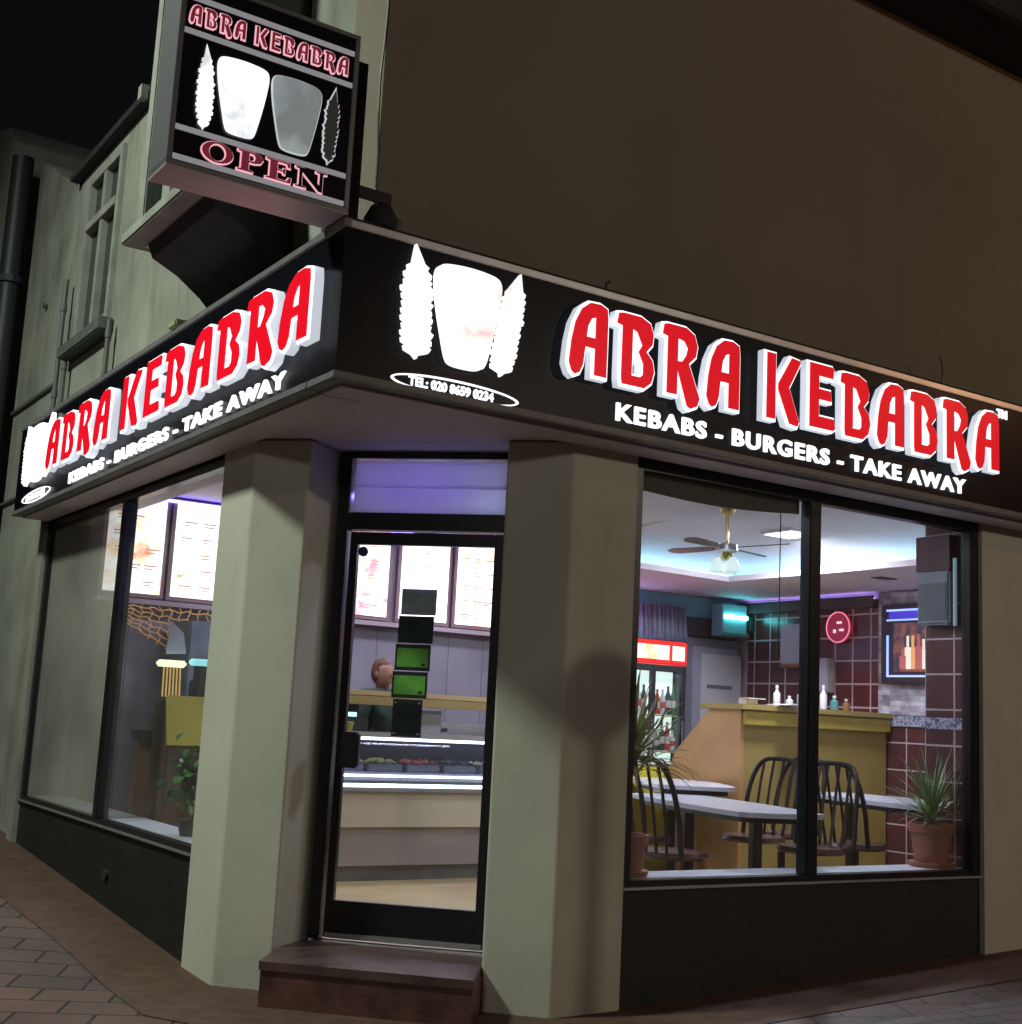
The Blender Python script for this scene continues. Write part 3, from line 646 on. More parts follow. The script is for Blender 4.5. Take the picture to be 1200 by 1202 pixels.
part('back_wall', (.66, 4.24, 4.66, 4.76, .2, 2.87), brickmat('mauve_wall_panelling', (.26, .24, .29), (.22, .20, .25), (.10, .09, .12), .34, 4.0, .004, 'XZ', 0, .45, bump=.3, noise=.35, nscale=2))
part('back_wall', (.5, 6.6, 5.85, 5.95, .2, 2.87), wall_int)
part('tiled_panel', (6.484, 6.499, 2.71, 4.29, FZ, 2.45), tile_red)
part('tiled_panel', (6.485, 6.498, .62, 2.705, FZ, 1.45), tile_near)
part('stone_panel', (6.47, 6.498, .62, 2.705, 1.546, 2.57), stone_m)
part('mosaic_border', (6.465, 6.498, .62, 2.6, 1.455, 1.54), border_m)
part('tiled_pillar', (4.535, 4.5595, .353, .66, .601, 2.86), tile_near)
part('pier_back', (4.536, 4.95, .601, .661, FZ, 2.86), tile_near)
part('mosaic_border', (4.528, 4.5345, .354, .659, 1.42, 1.49), border_m)
part('strip_hiding_lip', (6.40, 6.41, 2.705, 4.44, 2.521, 2.548), MC.get('x') or dark_m)  # lip added only to hide the lilac strip from view
part('dark_beam', (6.40, 6.483, 2.705, 4.44, 2.45, 2.52), mat('dark_wood_beam', (.07, .03, .035), .5))

# ------------------------------------------------------------------ interior things
def wallbox(name, label, cat, parts, group=None):
    t = thing(name, label, cat, (0, 0, 0), group=group)
    for nm, b, m, bev in parts: box(nm, b, m, t, bev)
    return t
# cove LED strips: real light lines lying on the dropped ceiling
led = emis('cove_led', (.36, .76, 1), 8)
o = box('led_strip', (5.38, 5.41, .75, 3.4, 2.63, 2.645), led); tag(o, 'pale blue light strip hidden in the ceiling cove, run along the right wall', 'light strip', 'cove light strips')
o = box('led_strip', (4.05, 5.3, 3.33, 3.36, 2.63, 2.645), led); tag(o, 'pale blue light strip hidden in the ceiling cove, run towards the counter', 'light strip', 'cove light strips')
vl = emis('lilac_fill', (.50, .34, 1), 9)
o = box('led_strip', (6.455, 6.475, 2.75, 4.3, 2.521, 2.53), vl); tag(o, 'lilac fill strip added on the dark beam over the red tiles', 'light strip')  # unseen strip, added to tint the ceiling edge lilac
o = box('led_strip', (4.5, 5.12, 4.24, 4.28, 2.075, 2.085), emis('periwinkle_fill', (.32, .50, 1), 34)); tag(o, 'lilac fill strip added on top of the drinks fridge', 'light strip')  # unseen strip, added to throw a lilac glow on curtain and wall
# purple led strips over the servery and blue one by the door
led2 = emis('violet_led', (.22, .15, 1), 14)
o = box('led_strip', (.75, 4.2, 4.60, 4.63, 2.82, 2.84), led2); tag(o, 'violet blue light strip along the top of the menu boards', 'light strip')
def area(name, loc, size, P, col, rot=(0, 0, 0), par=None):
    L = bpy.data.lights.new(name, 'AREA'); L.shape = 'RECTANGLE'; L.size = size[0]; L.size_y = size[1]; L.energy = P; L.color = col
    o = bpy.data.objects.new(name, L); S.collection.objects.link(o); o.location = loc; o.rotation_euler = rot
    if par is not None: o.parent = par
    return o
def ceil_light(x, y, z, w, h, P, col, label, group='ceiling light panels'):
    t = thing('ceiling_light', label, 'ceiling light', (x, y, z), group=group)
    box('housing', (-w/2-.02, w/2+.02, -h/2-.02, h/2+.02, -.03, -.001), white_m, t)
    box('diffuser', (-w/2, w/2, -h/2, h/2, -.036, -.031), emis('diffuser_'+label[:5], col, 3), t)
    area('panel_light', (0, 0, -.045), (w, h), P, col, par=t)
ceil_light(1.6, 3.6, 2.869, 1.1, .2, 24, (.80, .78, 1), 'first long white ceiling light over the serving counter')  # both servery panels are unseen, added to reach the interior light level
ceil_light(3.2, 3.75, 2.869, 1.1, .2, 24, (.80, .78, 1), 'other long white ceiling light over the serving counter by the yellow band')
ceil_light(4.9, 2.2, 2.869, .28, .28, 64, (.86, .90, 1), 'round-looking small white ceiling lamp beside the fan', 'dining room lamps')
ceil_light(3.0, .86, 2.869, .5, .2, 26, (.82, .86, 1), 'small white ceiling lamp just inside the top of the big window', 'dining room lamps')  # unseen lamp, added to brighten the tables and plants near the glass
# menu boards
W1 = (1, .97, .92)
menus = [(.45, .87), (.95, 1.5), (1.58, 2.12), (2.18, 2.76), (2.88, 3.33), (3.42, 3.82)]
ml = ['leftmost backlit menu board, cut by the side window mullion', 'backlit menu board second from the left, seen in the side window', 'backlit menu board in the middle, hidden behind the pale pier', 'backlit menu board with pink and beige picture, at the left of the door glass', 'backlit menu board behind the notices on the door', 'rightmost backlit menu board with pale pictures, at the right of the door glass']
for i, (a, b) in enumerate(menus):
    t = thing('menu_board', ml[i], 'menu board', (a, 4.62, 2.12), group='backlit menu boards over the counter')
    w = b-a; hh = .70
    box('frame', (-.03, w+.03, 0, .035, -.03, hh+.03), mat('mauve_brown_frame', (.20, .12, .14), .5), t)
    red = (.85, .25, .15); stops = [[(.0, (1, .98, .95)), (.50, (1, .97, .93)), (.60, (.95, .70, .45)), (.72, (.80, .25, .15))], [(.0, (1, 1, .97)), (.62, (.97, .97, .92)), (.68, (.75, .72, .55)), (.76, (.2, .25, .1))], [(.0, (1, .97, .93)), (.46, (1, .93, .84)), (.60, (.95, .72, .55)), (.75, (.85, .30, .30))]][i % 3]
    if i == 3: stops = [(.0, (1, .97, .93)), (.40, (1, .90, .82)), (.52, (.95, .70, .55)), (.66, (.80, .22, .28))]
    box('picture', (0, w, -.012, -.001, 0, hh), picmat('menu_picture_%d' % i, stops, 4.5, 1.7, i+1, (1, 1, 1.6)), t)
    # rows of small printed dishes and price lines
    pr = MB(); rr = random.Random(i)
    for r_ in range(5):
        for c_ in range(3):
            if rr.random() < .75:
                x0 = .04+c_*(w-.06)/3+rr.uniform(0, .02); z0 = .08+r_*.12
                pr.box(x0, x0+rr.uniform(.05, .11), -.014, -.0125, z0, z0+.010); pr.box(x0, x0+rr.uniform(.03, .08), -.014, -.0125, z0-.022, z0-.014)
    pr.build('printed_lines', mat('menu_print', (.45, .25, .2), .5, emit=(.55, .38, .33), es=.8), t)
o = box('menu_shelf', (.40, 3.95, 4.54, 4.655, 2.04, 2.075), mat('mauve_shelf', (.35, .28, .32), .4)); tag(o, 'long pale shelf running under the row of menu boards', 'shelf')

# yellow band shelf behind the counter
o = wallbox('wall_shelf', 'long mustard yellow shelf raised over the glass display case', 'shelf', [('board', (1.0, 4.08, 3.50, 3.78, 1.465, 1.50), mat('shelf_top', (.60, .46, .22), .4), .004), ('edge', (1.0, 4.08, 3.485, 3.499, 1.40, 1.46), yellow_m, .003), ('post', (1.0, 1.03, 3.55, 3.58, 1.212, 1.464), steel, 0), ('post', (4.05, 4.08, 3.55, 3.58, 1.212, 1.464), steel, 0)])
# serving counter with glass display
ct = thing('serving_counter', 'long serving counter with beige front, light strip and glass display case behind the door', 'counter', (0, 0, FZ))
for nm, b, m in [('plinth', (.95, 4.1, 3.36, 3.9, 0, .10), grey_trim), ('lower_front', (.95, 4.1, 3.32, 3.92, .101, .36), grey_pan), ('upper_front', (.95, 4.1, 3.29, 3.93, .361, .60), beige_m), ('deck', (.93, 4.12, 3.26, 3.95, .601, .64), steel), ('case_base', (1.0, 4.05, 3.36, 3.9, .641, .67), dark_m), ('case_top', (1.0, 4.05, 3.50, 3.92, .97, 1.0), steel), ('case_fill_strip', (1.02, 4.03, 3.53, 3.56, .945, .965), emis('case_fill', (.9, .95, 1), 7)), ('case_back', (1.0, 4.05, 3.88, 3.91, .671, .969), mat('case_back_panel', (.05, .05, .08), .3))]: box(nm, b, m, ct, .003)  # the glowing strip under the case top is added to brighten the food
MB().tube([(.95, 3.255, .645), (4.1, 3.255, .645)], .012, 8).build('light_strip', emis('counter_light', (.75, .86, 1), 5), ct)
box('light_strip', (.95, 4.1, 3.30, 3.32, .70, .715), emis('counter_light2', (.85, .92, 1), 4), ct)
MB().prism([(3.34, .672), (3.345, .68), (3.36, .85), (3.42, .93), (3.52, .968), (3.52, .962), (3.425, .922), (3.368, .848), (3.35, .672)], 1.0, 4.05, Matrix(((0, 0, 1, 0), (1, 0, 0, 0), (0, 1, 0, 0), (0, 0, 0, 1)))).build('case_glass', glass_case, ct, True)
salad = mat('salad', (.30, .34, .08), .6, col2=(.55, .50, .16), scale=40, bump=.8, bscale=60)
for k in range(8):
    x0 = 1.30+k*.31
    t = thing('salad_tray', 'steel tray of %s in the display case, %s from the left' % (['yellow-green salad', 'chopped lettuce', 'pale onions', 'chopped lettuce', 'tomato slices', 'dark sauce', 'pale onions', 'red cabbage'][k], ['first', 'second', 'third', 'fourth', 'fifth', 'sixth', 'seventh', 'last'][k]), 'food tray', (x0, 3.6, FZ+.73), group='food trays in the display case')
    MB().box(-.14, .14, -.13, .13, 0, .05, bev=.01).build('tray', steel, t)
    mb = MB()
    rr = random.Random(k)
    for _ in range(34):
        a, b = rr.uniform(-.12, .12), rr.uniform(-.11, .11); s_ = rr.uniform(.012, .026)
        mb.lathe([(.001, -s_), (s_*.8, -s_*.4), (s_, 0), (s_*.7, s_*.5), (.001, s_*.8)], (a, b, .055+rr.uniform(0, .02)), 6)
    mb.build('food', [salad, salad, mat('onion', (.5, .45, .35), .5), salad, mat('tomato', (.45, .05, .03), .4), dark_m, MC['onion'], mat('cabbage', (.2, .03, .12), .5)][k], t, True)
box('tray_deck', (1.02, 4.03, 3.40, 3.87, .671, .728), steel, ct)
# things on the counter
def tub(x, y, z, r, h, m, label, name='tub', cat='tub', lid=None):
    t = thing(name, label, cat, (x, y, z))
    MB().lathe([(r*.85, 0), (r, h*.9), (r*1.02, h)], (0, 0, 0), 16).build('body', m, t, True)
    MB().lathe([(r*1.06, h), (r*1.06, h+.012), (r*.5, h+.016)], (0, 0, 0), 16).build('lid', lid or m, t, True)
    return t
tub(2.42, 3.66, 1.212, .05, .06, white_m, 'small white lidded tub stacked on the display case near the door handle')
tub(1.98, 3.62, 1.212, .045, .05, mat('yellow_tub', (.5, .45, .1), .4), 'yellow tub on the display case by the door handle')
t = thing('till', 'dark cash till with screen on the display case, left part of the door glass', 'till', (2.0, 3.75, 1.212))
MB().box(-.17, .17, -.1, .12, 0, .09, bev=.01).build('body', dark_m, t); box('screen', (-.10, .10, -.06, -.04, .09, .21), dark_m, t); box('screen_glow', (-.085, .085, -.063, -.0605, .10, .13), emis('till_glow', (.5, .9, .95), 2), t)
t = thing('paper_card', 'white paper card standing on the display case right of the notices', 'card', (2.72, 3.72, 1.212)); box('sheet', (-.08, .09, 0, .006, 0, .17), white_m, t)
# ovens and dark machine behind
for k, (x0, x1, z1) in enumerate(((1.9, 2.7, 1.36), (2.75, 3.9, 1.30))):
    t = thing('kitchen_machine', ['dark steel cooking machine behind the counter, left one', 'low steel worktop fridge behind the counter, right one'][k], 'kitchen machine', (x0, 4.36, FZ))
    w = x1-x0
    MB().box(0, w, 0, .28, 0, z1-FZ, bev=.01).build('body', [dark_m, steel][k], t)
    box('front_panel', (.04, w-.04, -.02, -.001, .1, z1-FZ-.12), [steel, dark_m][k], t); MB().tube([(.1, -.04, z1-FZ-.16), (w-.1, -.04, z1-FZ-.16)], .012, 8).build('handle', steel, t)
    for q in range(4): MB().lathe([(.018, 0), (.018, .03)], (0, 0, 0), 10, Matrix.Translation((.1+q*.12, -.02, z1-FZ-.06)) @ Matrix.Rotation(math.pi/2, 4, 'X')).build('knob', dark_m, t)
# person behind the counter, leaning over the worktop
def skin_mesh(V, E_, rad, lv=2):
    me = bpy.data.meshes.new('p'); me.from_pydata(V, E_, [])
    o = bpy.data.objects.new('p', me); S.collection.objects.link(o)
    o.modifiers.new('s', 'SKIN'); me.skin_vertices[0].data[0].use_root = True
    for v, r_ in zip(me.skin_vertices[0].data, rad): v.radius = r_ if isinstance(r_, tuple) else (r_, r_)
    o.modifiers.new('b', 'SUBSURF').levels = lv
    dg = bpy.context.evaluated_depsgraph_get(); dg.update()
    m2 = bpy.data.meshes.new_from_object(o.evaluated_get(dg)); bpy.data.objects.remove(o)
    for p in m2.polygons: p.use_smooth = True
    return m2
pe = thing('person', 'person in dark green top bending over behind the serving counter', 'person', (2.46, 4.12, FZ), R(20))
V = [(0, 0, .86), (.01, 0, 1.08), (.02, -.03, 1.25), (.0, -.05, 1.32), (-.015, -.07, 1.40), (-.02, -.075, 1.46), (.20, -.03, 1.25), (.27, -.03, 1.00), (.22, -.12, .90), (-.18, -.05, 1.25), (-.26, -.05, 1.00), (-.20, -.13, .90), (.09, 0, .80), (.10, 0, .44), (.10, .02, .06), (.10, -.10, .03), (-.09, 0, .80), (-.10, 0, .44), (-.10, .02, .06), (-.10, -.10, .03), (.19, -.17, .89), (-.17, -.18, .89), (-.02, -.13, 1.40)]
E_ = [(0, 1), (1, 2), (2, 3), (3, 4), (4, 5), (2, 6), (6, 7), (7, 8), (2, 9), (9, 10), (10, 11), (0, 12), (12, 13), (13, 14), (14, 15), (0, 16), (16, 17), (17, 18), (18, 19), (8, 20), (11, 21), (4, 22)]
rad = [.14, .13, .14, .045, .085, .07, .065, .045, .032, .065, .045, .032, .085, .06, .042, .04, .085, .06, .042, .04, .03, .03, .03]
def add_ellipsoids(me, els):
    bm = bmesh.new(); bm.from_mesh(me)
    for c, rr_, flt in els:
        g = bmesh.ops.create_uvsphere(bm, u_segments=24, v_segments=16, radius=1)
        for v in g['verts']: v.co = Vector((c[0]+v.co.x*rr_[0], c[1]+v.co.y*rr_[1], c[2]+v.co.z*rr_[2]))
        if flt: bmesh.ops.delete(bm, geom=[v for v in g['verts'] if flt(v.co)], context='VERTS')
    bm.to_mesh(me); bm.free()
    for p in me.polygons: p.use_smooth = True
    return me
me = skin_mesh(V, E_, rad); add_ellipsoids(me, [((-.015, -.075, 1.43), (.072, .088, .108), None), ((-.015, -.165, 1.42), (.012, .018, .02), None), ((.058, -.07, 1.425), (.012, .018, .028), None), ((-.088, -.07, 1.425), (.012, .018, .028), None)]); me.name = 'body'; link('body', me, mat('warm_skin', (.28, .14, .09), .5, var=.1), pe)
V2 = [V[i] for i in (0, 1, 2, 6, 7, 9, 10)]+[(.005, -.045, 1.31)]; E2 = [(0, 1), (1, 2), (2, 3), (3, 4), (2, 5), (5, 6), (2, 7)]
link('shirt', skin_mesh(V2, E2, [.155, .148, .155, .082, .062, .082, .062, .062]), mat('dark_green_cloth', (.02, .05, .035), .8, var=.2), pe)
V3 = [V[i] for i in (0, 12, 13, 14, 16, 17, 18)]; E3 = [(0, 1), (1, 2), (2, 3), (0, 4), (4, 5), (5, 6)]
link('trousers', skin_mesh(V3, E3, [.15, .098, .075, .06, .098, .075, .06]), mat('black_cloth', (.015, .015, .02), .8), pe)
hm = bpy.data.meshes.new('hair'); add_ellipsoids(hm, [((-.015, -.062, 1.445), (.080, .095, .112), lambda c: c.z < 1.36 or (c.y < -.10 and c.z < 1.49))]); link('hair', hm, mat('reddish_brown_hair', (.10, .035, .02), .6, var=.3), pe)
# ------------------------------------------------------------------ dining room
def chair(x, y, ang, label):
    t = thing('spindle_chair', label, 'chair', (x, y, FZ), R(ang), 'dark spindle back chairs round the tables')
    MB().lathe([(.16, .40), (.20, .405), (.215, .42), (.205, .445), (.12, .45)], (0, 0, 0), 24).build('seat', seat_m, t, True)
    MB().tube([(0, 0, .03), (0, 0, .40)], .028, 10).build('pedestal', chair_m, t, True)
    MB().lathe([(.17, 0), (.17, .012), (.04, .035)], (0, 0, 0), 20).build('foot', chair_m, t, True)
    def hp(a):      # flat-topped hoop behind the seat, local -x is the back
        c_, s_ = math.cos(a), max(0, math.sin(a)); e = .5
        return (-.16-.13*s_**.8, -.205*math.copysign(abs(c_)**e, c_), .43+.53*s_**.5)
    N = 22
    MB().tube([hp(math.pi*i/N) for i in range(N+1)], .016, 8).build('back_hoop', chair_m, t, True)
    for k in range(4):
        u = -.123+.082*k
        MB().tube([(-.17, u*.9, .43), (-.205, u, .62), (-.245, u, .80), (-.285, u, .945 if abs(u) < .1 else .925)], .0095, 6).build('spindle', chair_m, t, True)
    return t
chair(2.78, 1.02, 10, 'dark spindle chair nearest the pale pier, its back to the yucca')
chair(4.18, 1.80, 190, 'dark spindle chair behind the front table, left of the thick mullion and farther back')
chair(4.02, 1.12, 195, 'dark spindle chair facing the front table, partly behind the thick mullion')
chair(4.62, 1.30, 8, 'dark spindle chair right of the mullion, its back to the front table')
chair(4.70, 2.05, 187, 'dark spindle chair farthest from the window, half hidden behind the mullion')
chair(5.55, 1.35, 185, 'dark spindle chair beyond the right table, by the potted plant')
chair(3.25, 1.90, 10, 'dark spindle chair on the far left side of the front table')
def table(label, cx, cy, ang, L, Wd, z):
    t = thing('cafe_table', label, 'table', (cx, cy, FZ), R(ang), 'white topped dining tables')
    a, b, c = L/2, Wd/2, .10
    lp_ = smooth_loop([(-a, -b+c), (-a+c, -b), (0, -b-.03), (a-c, -b), (a, -b+c), (a, b-c), (a-c, b), (0, b+.03), (-a+c, b), (-a, b-c)])
    MB().prism(lp_, z-FZ-.028, z-FZ).build('tabletop', table_m, t)
    MB().prism([(x_*.93, y_*.85) for x_, y_ in lp_], z-FZ-.06, z-FZ-.029).build('apron', chair_m, t)
    for u in (-a*.55, a*.55): MB().box(u-.035, u+.035, -.03, .03, .06, z-FZ-.061, bev=.006).build('leg', chair_m, t)
    MB().box(-a*.85, a*.85, -.035, .035, .0, .059, bev=.006).build('base_beam', chair_m, t)
    return t
table('front white table with clipped corners and dark legs, nearest the big window', 3.50, 1.40, 74, 1.70, .60, .895)
table('white table partly hidden by chairs and potted plant, right of the mullion', 5.10, 1.45, 76, 1.5, .60, .93)
table('long white table in front of the wood counter, behind the front table', 4.35, 2.75, 60, 1.3, .6, .95)
# dining counter
dc = thing('wood_counter', 'high counter with mustard front and light wood end panel, in front of the red tiles', 'counter', (0, 0, FZ))
PM = Matrix(((0, 0, 1, 0), (1, 0, 0, 0), (0, 1, 0, 0), (0, 0, 0, 1)))
MB().prism([(2.60, 0), (2.60, 1.30), (2.95, 1.30), (3.35, .95), (3.45, .72), (3.45, 0)], 4.80, 4.84, PM).build('end_panel', wood_m, dc)
box('front_panel', (4.841, 6.46, 2.61, 2.66, 0, 1.30), yellow_m, dc)
box('counter_top', (4.76, 6.47, 2.54, 3.02, 1.301, 1.345), yellow_m, dc, .006)
box('top_band', (4.82, 6.465, 2.565, 2.60, 1.19, 1.295), mat('mustard_band', (.50, .38, .08), .4), dc, .004)
box('inner_shelf', (4.85, 6.45, 2.67, 3.1, .9, .93), wood_m, dc)
zc = FZ+1.346
bl = ['clear squeezy bottle with pump, tallest on the counter top', 'small white box of napkins at the left end of the counter top', 'pale cup between bottles on the counter top', 'blue-grey glass jar on the counter top by the dispenser', 'small white bottle right of the mullion on the counter top', 'teal jar at the right end of the counter top']
def bottle(x, y, h, r, m, lab_):
    t = thing('bottle', lab_, 'bottle', (x, y, zc))
    MB().lathe([(r*.9, 0), (r, h*.1), (r, h*.6), (r*.4, h*.75), (r*.35, h*.85)], (0, 0, 0), 14).build('body', m, t, True)
    MB().lathe([(r*.45, h*.85), (r*.45, h)], (0, 0, 0), 10).build('cap', white_m, t, True)
clr = mat('pale_clear_plastic', (.6, .62, .7), .15)
bottle(5.30, 2.72, .17, .028, clr, bl[0]); bottle(5.85, 2.74, .20, .03, white_m, bl[4]); bottle(5.98, 2.74, .12, .035, mat('teal_jar', (.1, .3, .32), .3), bl[5]); bottle(5.62, 2.76, .17, .04, mat('bluegrey_jar', (.3, .32, .45), .2), bl[3]); bottle(5.42, 2.70, .09, .03, white_m, bl[2])
bottle(6.12, 2.74, .10, .03, mat('brown_jar', (.3, .15, .08), .3), 'small brown sauce jar near the right end of the counter top')
t = thing('napkin_box', bl[1], 'napkin box', (5.02, 2.75, zc)); MB().box(-.06, .06, -.05, .05, 0, .045, bev=.006).build('box_body', white_m, t); box('napkin', (-.09, .1, -.09, .02, .046, .052), white_m, t)
t = thing('leaflet', 'curled white leaflet hanging over the front edge of the counter', 'leaflet', (5.28, 2.55, zc)); MB().prism([(-.16, .012), (-.05, .02), (.03, .0), (.09, -.05), (.09, -.055), (.03, -.006), (-.05, .014), (-.16, .006)], -.12, .10, Matrix(((1, 0, 0, 0), (0, 0, 1, 0), (0, 1, 0, 0), (0, 0, 0, 1)))).build('sheet', white_m, t)

# drinks fridge
fg = thing('drinks_fridge', 'upright drinks fridge with glowing red header and glass doors', 'fridge', (4.46, 3.78, FZ))
w = .70
box('body', (0, w, .02, .60, 0, 1.66), dark_m, fg, .006)
rh = mat('fridge_header_red', (.5, .02, .02), .3, emit=(1, .03, .02), es=.6)
box('header', (-.01, w+.01, -.13, .58, 1.661, 1.86), rh, fg, .01)
hp = picmat('header_print', [(.0, (1, .35, .12)), (.38, (1, .45, .25)), (.48, (1, .85, .7)), (.75, (1, .95, .88))], 8, 1.4, 5, (1, 1, .6))
box('header_print', (.15, .50, -.136, -.131, 1.70, 1.82), hp, fg); box('header_print', (.54, .67, -.136, -.131, 1.70, 1.82), hp, fg); box('header_print', (.03, .12, -.136, -.131, 1.70, 1.82), hp, fg)
box('back_light', (.03, w-.03, .010, .0195, .30, 1.64), emis('fridge_back_light', (.70, .92, .86), 1.3), fg)
for k, (a, b) in enumerate(((.04, .325), (.375, .66))):
    dd = MB()
    for q in [(a-.03, a, -.12, -.09, .26, 1.655), (b, b+.025, -.12, -.09, .26, 1.655), (a, b, -.119, -.091, .26, .32), (a, b, -.119, -.091, 1.60, 1.655)]: dd.box(*q)
    dd = dd.build('fridge_door', dark_m, fg)
    box('pane', (a, b, -.107, -.103, .32, 1.60), glass_clear, dd)
    MB().tube([(b+.005, -.14, .8), (b+.005, -.14, 1.2)], .008, 6).build('handle', steel, dd)
box('body_side', (-.005, .009, -.12, .019, .24, 1.655), dark_m, fg); box('body_side', (w-.009, w+.005, -.12, .019, .24, 1.655), dark_m, fg)
bc = [('red', (.55, .03, .03)), ('dark green', (.03, .16, .06)), ('black', (.02, .02, .02)), ('pale', (.6, .65, .6))]
rr = random.Random(9)
for zi, (z, sn) in enumerate(((.345, 'bottom'), (.645, 'second'), (.945, 'third'), (1.245, 'top'))):
    for q in range(10):
        cn, cc = bc[(q*3+zi*2+rr.randint(0, 1)) % 4]
        x_ = .07+q*.059+(.03 if q > 4 else 0); hh = rr.choice((.17, .21, .24))
        t = thing('drink_bottle', '%s drink bottle on the %s shelf of the drinks fridge' % (cn, sn), 'bottle', (4.46+x_, 3.78-.05, FZ+z), group='drink bottles in the fridge')
        MB().lathe([(.022, 0), (.026, .01), (.026, hh*.62), (.011, hh*.82), (.011, hh)], (0, 0, 0), 10).build('body', mat('drink_'+cn, cc, .25), t, True)
        MB().lathe([(.0265, hh*.25), (.0265, hh*.5)], (0, 0, 0), 10).build('label_band', mat('label_'+cn, (.6, .55, .5) if cn != 'pale' else (.5, .05, .05), .5), t, True)
sh = MB()
for z in (.33, .63, .93, 1.23): sh.box(.015, w-.015, -.085, .009, z, z+.012)
sh.build('shelf', mat('fridge_shelf', (.4, .38, .12), .4), fg)
# curved yellow bin/counter end left of the wood panel
yc = thing('yellow_bin', 'low curved bright yellow cabinet beside the wood end panel', 'cabinet', (4.88, 3.44, FZ))
MB().prism([(-.55, 0), (-.55, .84), (-.05, .84), (.08, .60), (.13, .4), (.14, 0)], 0, .22, Matrix(((1, 0, 0, 0), (0, 0, 1, 0), (0, 1, 0, 0), (0, 0, 0, 1)))).build('body', mat('bright_yellow', (.60, .52, .05), .4, var=.05), yc)
MB().prism([(-.56, .842), (-.56, .86), (.0, .86), (.0, .842)], -.01, .23, Matrix(((1, 0, 0, 0), (0, 0, 1, 0), (0, 1, 0, 0), (0, 0, 0, 1)))).build('lid', white_m, yc)
# curtain
def curtain():
    n = 60; t = thing('curtain', 'short grey-blue pleated curtain on a rail above the drinks fridge', 'curtain', (5.12, 4.36, 2.14))
    bm = bmesh.new(); cols = []
    for i in range(n+1):
        x_ = .62*i/n; sag = .06*math.sin(math.pi*i/n)
        y_ = .025*math.sin(i*1.25)+.008*math.sin(i*.4)
        cols.append([bm.verts.new((x_, y_*(1+.3*k), .30*(1-k/3)-.0*sag+(.025 if k == 0 else 0)*math.sin(math.pi*i/n))) for k in range(4)] )
    for a, b in zip(cols, cols[1:]):
        for k in range(3): bm.faces.new((a[k], b[k], b[k+1], a[k+1]))
    r_ = bmesh.ops.solidify(bm, geom=bm.faces[:], thickness=.003)
    me = bpy.data.meshes.new('cloth'); bm.to_mesh(me); bm.free()
    for p in me.polygons: p.use_smooth = True
    link('cloth', me, mat('curtain_cloth', (.50, .56, .74), .8), t)
    MB().tube([(-.03, 0, .32), (.66, 0, .32)], .008, 8).build('rail', steel, t)
curtain()
# lintel, inner door, fly killer
wallbox('wall_cupboard', 'dark wooden panel over the inner doorway', 'panel', [('board', (5.76, 6.40, 4.36, 4.449, 2.20, 2.38), mat('dark_lintel', (.05, .03, .04), .5), .004)])
idr = thing('inner_door', 'pale lilac inner door with white notice, beside the red tiles', 'door', (5.86, 4.36, FZ))
box('frame', (-.05, .62, .03, .089, 0, 1.98), mat('door_frame_grey', (.24, .24, .3), .5), idr)
box('leaf', (0, .56, .0, .03, .01, 1.90), mat('lilac_door', (.42, .42, .54), .45, var=.05), idr)
box('notice', (.10, .60, -.008, -.001, 1.22, 1.84), white_m, idr)
box('notice_text', (.17, .48, -.011, -.0085, 1.52, 1.555), mat('notice_text_grey', (.2, .2, .3), .5), idr)
fk = thing('fly_killer', 'teal glowing fly killer box above the doorway', 'fly killer', (6.06, 4.20, 2.22))
box('housing', (0, .32, 0, .15, 0, .30), mat('fly_killer_case', (.25, .45, .5), .4), fk, .01)
MB().tube([(.03, -.012, .18), (.30, -.012, .18)], .022, 10).build('tube_lamp', emis('teal_tube', (.15, .95, 1), 16), fk, True)
box('tray', (.0, .32, -.03, -.001, .0, .03), mat('teal_tray', (.1, .4, .4), .4), fk)
MB().box(.36, .50, 0, .15, .06, .2, bev=.01).build('side_lamp', mat('dark_teal', (.03, .12, .1), .4), fk)
# paper dispenser on tiles
pd = thing('paper_dispenser', 'lilac paper towel dispenser on the red tiles behind the mullion', 'dispenser', (6.36, 3.62, 1.97))
box('case', (0, .12, -.14, .14, 0, .36), mat('dispenser_white', (.55, .52, .62), .35), pd, .015)
box('slot', (-.004, .1, -.13, .13, -.03, -.001), mat('dispenser_slot', (.3, .1, .06), .5), pd)
pd2 = thing('notice_card', 'second lilac paper holder lower on the red tiles, right beside the mullion', 'holder', (6.38, 3.32, 1.72)); box('card', (0, .10, -.12, .10, 0, .3), MC['dispenser_white'], pd2, .01)
# round clock
ck = thing('wall_clock', 'round red wall clock with glowing pink rim on the tiles', 'clock', (6.46, 3.12, 2.29))
RX = Matrix.Rotation(-math.pi/2, 4, 'Y')
MB().lathe([(.135, 0), (.14, .02), (.13, .03)], (0, 0, 0), 32, RX).build('case', mat('clock_red', (.35, .02, .06), .3, emit=(.6, .03, .10), es=.30), ck, True)
MB().tube([(-.034, .132*math.cos(a), .132*math.sin(a)) for a in [2*math.pi*i/32 for i in range(32)]], .005, 6, closed=True).build('rim', emis('pink_neon', (1, .25, .4), 1.2), ck, True)
MB().box(-.04, -.036, -.045, .01, .03, .05).box(-.04, -.036, -.07, -.02, -.035, -.015).box(-.04, -.036, .02, .05, -.05, -.02).build('markings', emis('clock_marks', (1, .75, .8), 1), ck)
